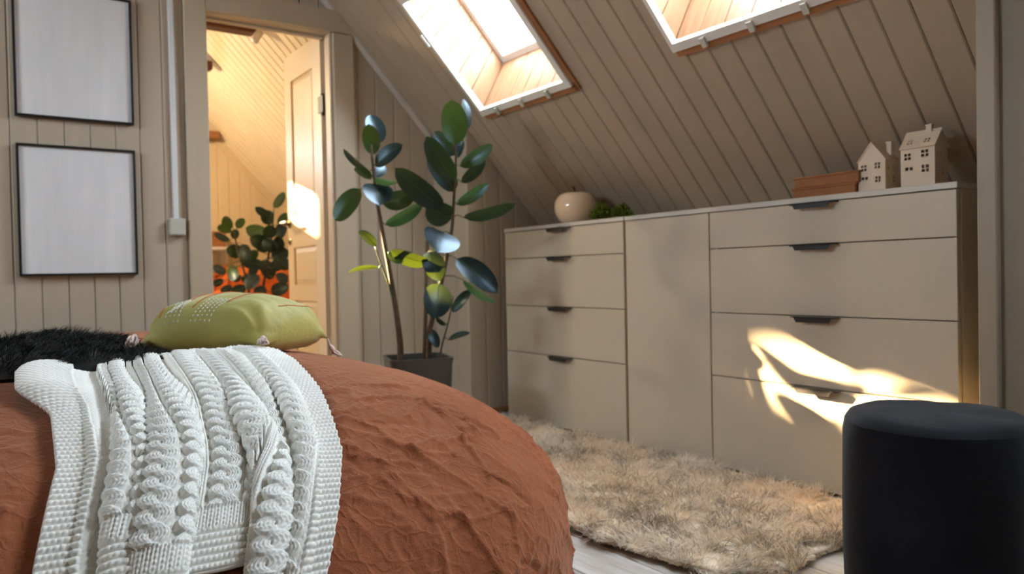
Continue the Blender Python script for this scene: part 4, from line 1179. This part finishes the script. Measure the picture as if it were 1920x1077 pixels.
# give the cloth a rolled rim: the border rows turn down and under
def rim(Ge, Gi, Ne):
    out = (Ge - Gi); out /= np.linalg.norm(out, axis=-1, keepdims=True) + 1e-9
    return [Ge + out*.0022 - Ne*.0022, Ge + out*.0012 - Ne*.0062, Ge - out*.006 - Ne*.0068]
a1 = rim(G[0], G[3], N2[0]); b1 = rim(G[-1], G[-4], N2[-1])
G = np.concatenate([a1[2][None], a1[1][None], a1[0][None], G, b1[0][None], b1[1][None], b1[2][None]], 0)
N3 = np.concatenate([N2[:1]]*3 + [N2] + [N2[-1:]]*3, 0)
a1 = rim(G[:, 0], G[:, 3], N3[:, 0]); b1 = rim(G[:, -1], G[:, -4], N3[:, -1])
G = np.concatenate([a1[2][:, None], a1[1][:, None], a1[0][:, None], G, b1[0][:, None], b1[1][:, None], b1[2][:, None]], 1)
th_ = obj('knitted_throw', G.reshape(-1, 3), grid_faces(G.shape[0], G.shape[1]), M['wool'], None, True)
set_props(th_, 'cream cable-knit throw draped in folds over the duvet', 'throw')

# =================================================================== CUSHION
CF = np.array([.545, 1.765]); CLc = np.array([.282, 1.995]); CRc = np.array([.778, 1.905])
cc2 = (CLc + CRc)/2
ux = (CLc - CF)/2; vx = (CRc - CF)/2                                  # half axes
CZ = BZT + .040
nu = 90
U, Vv = np.meshgrid(np.linspace(-1, 1, nu), np.linspace(-1, 1, nu), indexing='ij')
def cush_surface(U, Vv, top):
    pin = 1 - .09*(1 - Vv**2)*np.abs(U)**3; pin2 = 1 - .09*(1 - U**2)*np.abs(Vv)**3
    cn = 1 - .13*(np.abs(U)*np.abs(Vv))**2.5
    a = U*pin*cn; b = Vv*pin2*cn
    X = cc2[0] + ux[0]*a + vx[0]*b; Y = cc2[1] + ux[1]*a + vx[1]*b
    prof = (np.clip(1 - np.abs(U)**2.4, 0, 1)**.47)*(np.clip(1 - np.abs(Vv)**2.4, 0, 1)**.47)
    dd_ = (np.abs(U)**4 + np.abs(Vv)**4)**.25
    body = np.sqrt(np.clip(1 - np.clip(dd_, 0, 1)**1.9, 0, 1))
    prof = .45*body + .55*prof
    Z = CZ + .104*prof if top else CZ - (CZ - BZT - .002)*np.clip(prof*1.6, 0, 1)
    if top:
        # puckers at the corners
        for su, sv in ((-1, -1), (1, -1), (-1, 1), (1, 1)):
            dd = np.hypot(U-su, Vv-sv); an = np.arctan2(Vv-sv, U-su)
            Z = Z + .007*np.sin(an*9 + su)*np.exp(-((dd-.40)/.25)**2)*np.clip(prof*2.2, 0, 1)
        Z = Z + .003*fbm(U*2+5, Vv*2, 3, 101)*np.clip(prof*2, 0, 1)
    corner = (np.abs(U)*np.abs(Vv))**3
    Z = Z - .022*corner
    return np.stack([X, Y, Z], -1)
ct = cush_surface(U, Vv, True); cbm = cush_surface(U, Vv, False)
cu = thing('cushion', (cc2[0], cc2[1], BZT), 'olive green cushion with embroidery and corner tassels on the duvet', 'cushion')
V = np.concatenate([ct.reshape(-1, 3), cbm.reshape(-1, 3)]); F1 = grid_faces(nu, nu); F2 = grid_faces(nu, nu)[:, ::-1] + nu*nu
oc = obj('cushion_cover', V, np.concatenate([F1, F2]), M['cushion'], cu, True)
import bmesh
b_ = bmesh.new(); b_.from_mesh(oc.data); bmesh.ops.remove_doubles(b_, verts=b_.verts, dist=.0004); bmesh.ops.recalc_face_normals(b_, faces=b_.faces); b_.to_mesh(oc.data); b_.free()
def cpt(u, v):
    return cush_surface(np.array([[u]]), np.array([[v]]), True)[0, 0]
# embroidery: rows of pale dashes and thin orange lines, on the upper side
em = MB()
def dash(u, v, du, dv_, hl=.006):
    p = cpt(u, v); q = cpt(u+du, v+dv_); d = (q-p)/np.linalg.norm(q-p)
    em.tube([p - d*hl*.5 + [0,0,.001], p + [0,0,.0022], p + d*hl*.5 + [0,0,.001]], [.0007, .0014, .0007], 5)
for col in range(4):
    for k in range(9): dash(.52 - col*.065 + .004*k, -.93 + k*.05, 0, .02)
for col in range(5):
    for k in range(9): dash(.14 - col*.065 - .012*k, -.93 + k*.05, -.003, .02)
oe = em.build('embroidery', M['wool'], cu, True); oe['kind'] = 'stuff'
for (u0, v0, u1, v1) in ((.72, -.75, .66, .6), (.38, -.7, .30, .7), (.20, -.75, -.05, .8), (-.22, -.6, -.42, .8), (-.75, -.2, -.8, .8)):
    pts = [cpt(u0 + (u1-u0)*t, v0 + (v1-v0)*t) + [0, 0, .0008] for t in np.linspace(0, 1, 20)]
    MB().tube(pts, .0011, 5).build('orange_thread', M['orange'], cu, True)
def tassel(corner, dirv, L=.05, seed=0, lift=.008):
    r = np.random.default_rng(seed); m = MB()
    d = np.array(dirv, float); d /= np.linalg.norm(d)
    a = np.cross(d, [0, 0, 1.0]); a /= np.linalg.norm(a)+1e-9; b = np.cross(d, a)
    c = np.array(corner)
    m.tube([c - d*.004, c + d*.004, c + d*.010, c + d*.016], [.003, .0065, .0065, .004], 10)
    for k in range(46):
        t = r.uniform(0, 2*math.pi); rr = r.uniform(.2, 1)
        o = (math.cos(t)*a + math.sin(t)*b)*rr
        pts = [c + d*.012 + o*.003, c + d*(.012 + L*.3) + o*.011, c + d*(.012 + L*.7) + o*.014, c + d*(.012 + L*r.uniform(.85, 1.05)) + o*.013]
        pts = [np.array([p[0], p[1], max(p[2], bed_z(p[0], p[1]) + lift)]) for p in pts]
        m.tube(pts, [.0016, .0017, .0016, .0010], 5)
    return m
def hang(cu_, at_, dirv, L, seed, lift):
    c = cpt(*cu_); p = np.array([c[0] + at_[0], c[1] + at_[1], bed_z(c[0], c[1]) + at_[2]])
    m = tassel(p, dirv, L, seed, lift); m.tube([c, (c+p)/2 + [0, 0, .002], p], .0022, 6)
    m.build('tassel', M['tassel'], cu, True)
hang((1, -1), (-.012, -.012, .044), (-.25, -.80, -.22), .050, 1, .022)
hang((-1, -1), (-.004, -.012, .034), (-.25, -.70, -.30), .030, 2, .020)
hang((-1, 1), (.006, -.004, .022), (.35, -.30, -.75), .036, 3, .004)

# =================================================================== BLACK FUR THROW
bf = thing('fur_throw', (.05, 1.9, BZT), 'black long-haired fur throw lying beside the olive cushion', 'fur throw')
ns = 60
gx, gy = np.meshgrid(np.linspace(-.42, .34, ns), np.linspace(1.62, 2.52, ns), indexing='ij')
def fur_h(x, y):
    ex = np.clip((x + .42)/.10, 0, 1)*np.clip((.36 + .02*np.sin(y*9) - x)/.10, 0, 1)
    ey = np.clip((y - 1.66 - .05*perlin(x*4, y*0+2, 111))/.10, 0, 1)*np.clip((2.5 - y)/.10, 0, 1)
    e = np.sqrt(np.clip(ex*ey, 0, 1))
    return e*(.016 + .016*perlin(x*4+2, y*4, 112) + .012*perlin(x*9, y*9, 113) + .012*np.exp(-((x-.14)/.10)**2)), e
hfz, he_ = fur_h(gx, gy)
G = np.stack([gx, gy, BZT + .004 + .006*0 + hfz + .012*np.exp(-((gx-.55)/.35)**2 - ((gy-1.75)/.4)**2)], -1)
Fh = grid_faces(ns, ns); Fh = Fh[(he_.reshape(-1)[Fh] > .12).any(1)]; uu = np.unique(Fh); rm = -np.ones(ns*ns, int); rm[uu] = np.arange(len(uu))
obj('hide', G.reshape(-1, 3)[uu], rm[Fh], M['blackfur'], bf, True)
r = np.random.default_rng(13); n = 26000
x = r.uniform(-.42, .33, n); y = r.uniform(1.66, 2.50, n); hz, e = fur_h(x, y); k = e > .12; x, y, hz = x[k], y[k], hz[k]; n = len(x)
Ld = np.stack([.5 + .8*perlin(x*14, y*14, 121) + r.normal(size=n)*.2, -.3 + .8*perlin(x*14+5, y*14, 122) + r.normal(size=n)*.2, np.full(n, .75)], 1); Ld /= np.linalg.norm(Ld, axis=1)[:, None]
V, F, Cc = strands(np.stack([x, y, BZT + .004 + hz], 1), Ld, r.uniform(.022, .045, n), r.uniform(.001, .0018, n), np.zeros((n, 3)), np.zeros((n, 3)), 3, seed=15)
V[:, 2] = np.maximum(V[:, 2], BZT + .003)
o = obj('pile', V, F, M['blackfur'], bf); o['kind'] = 'stuff'
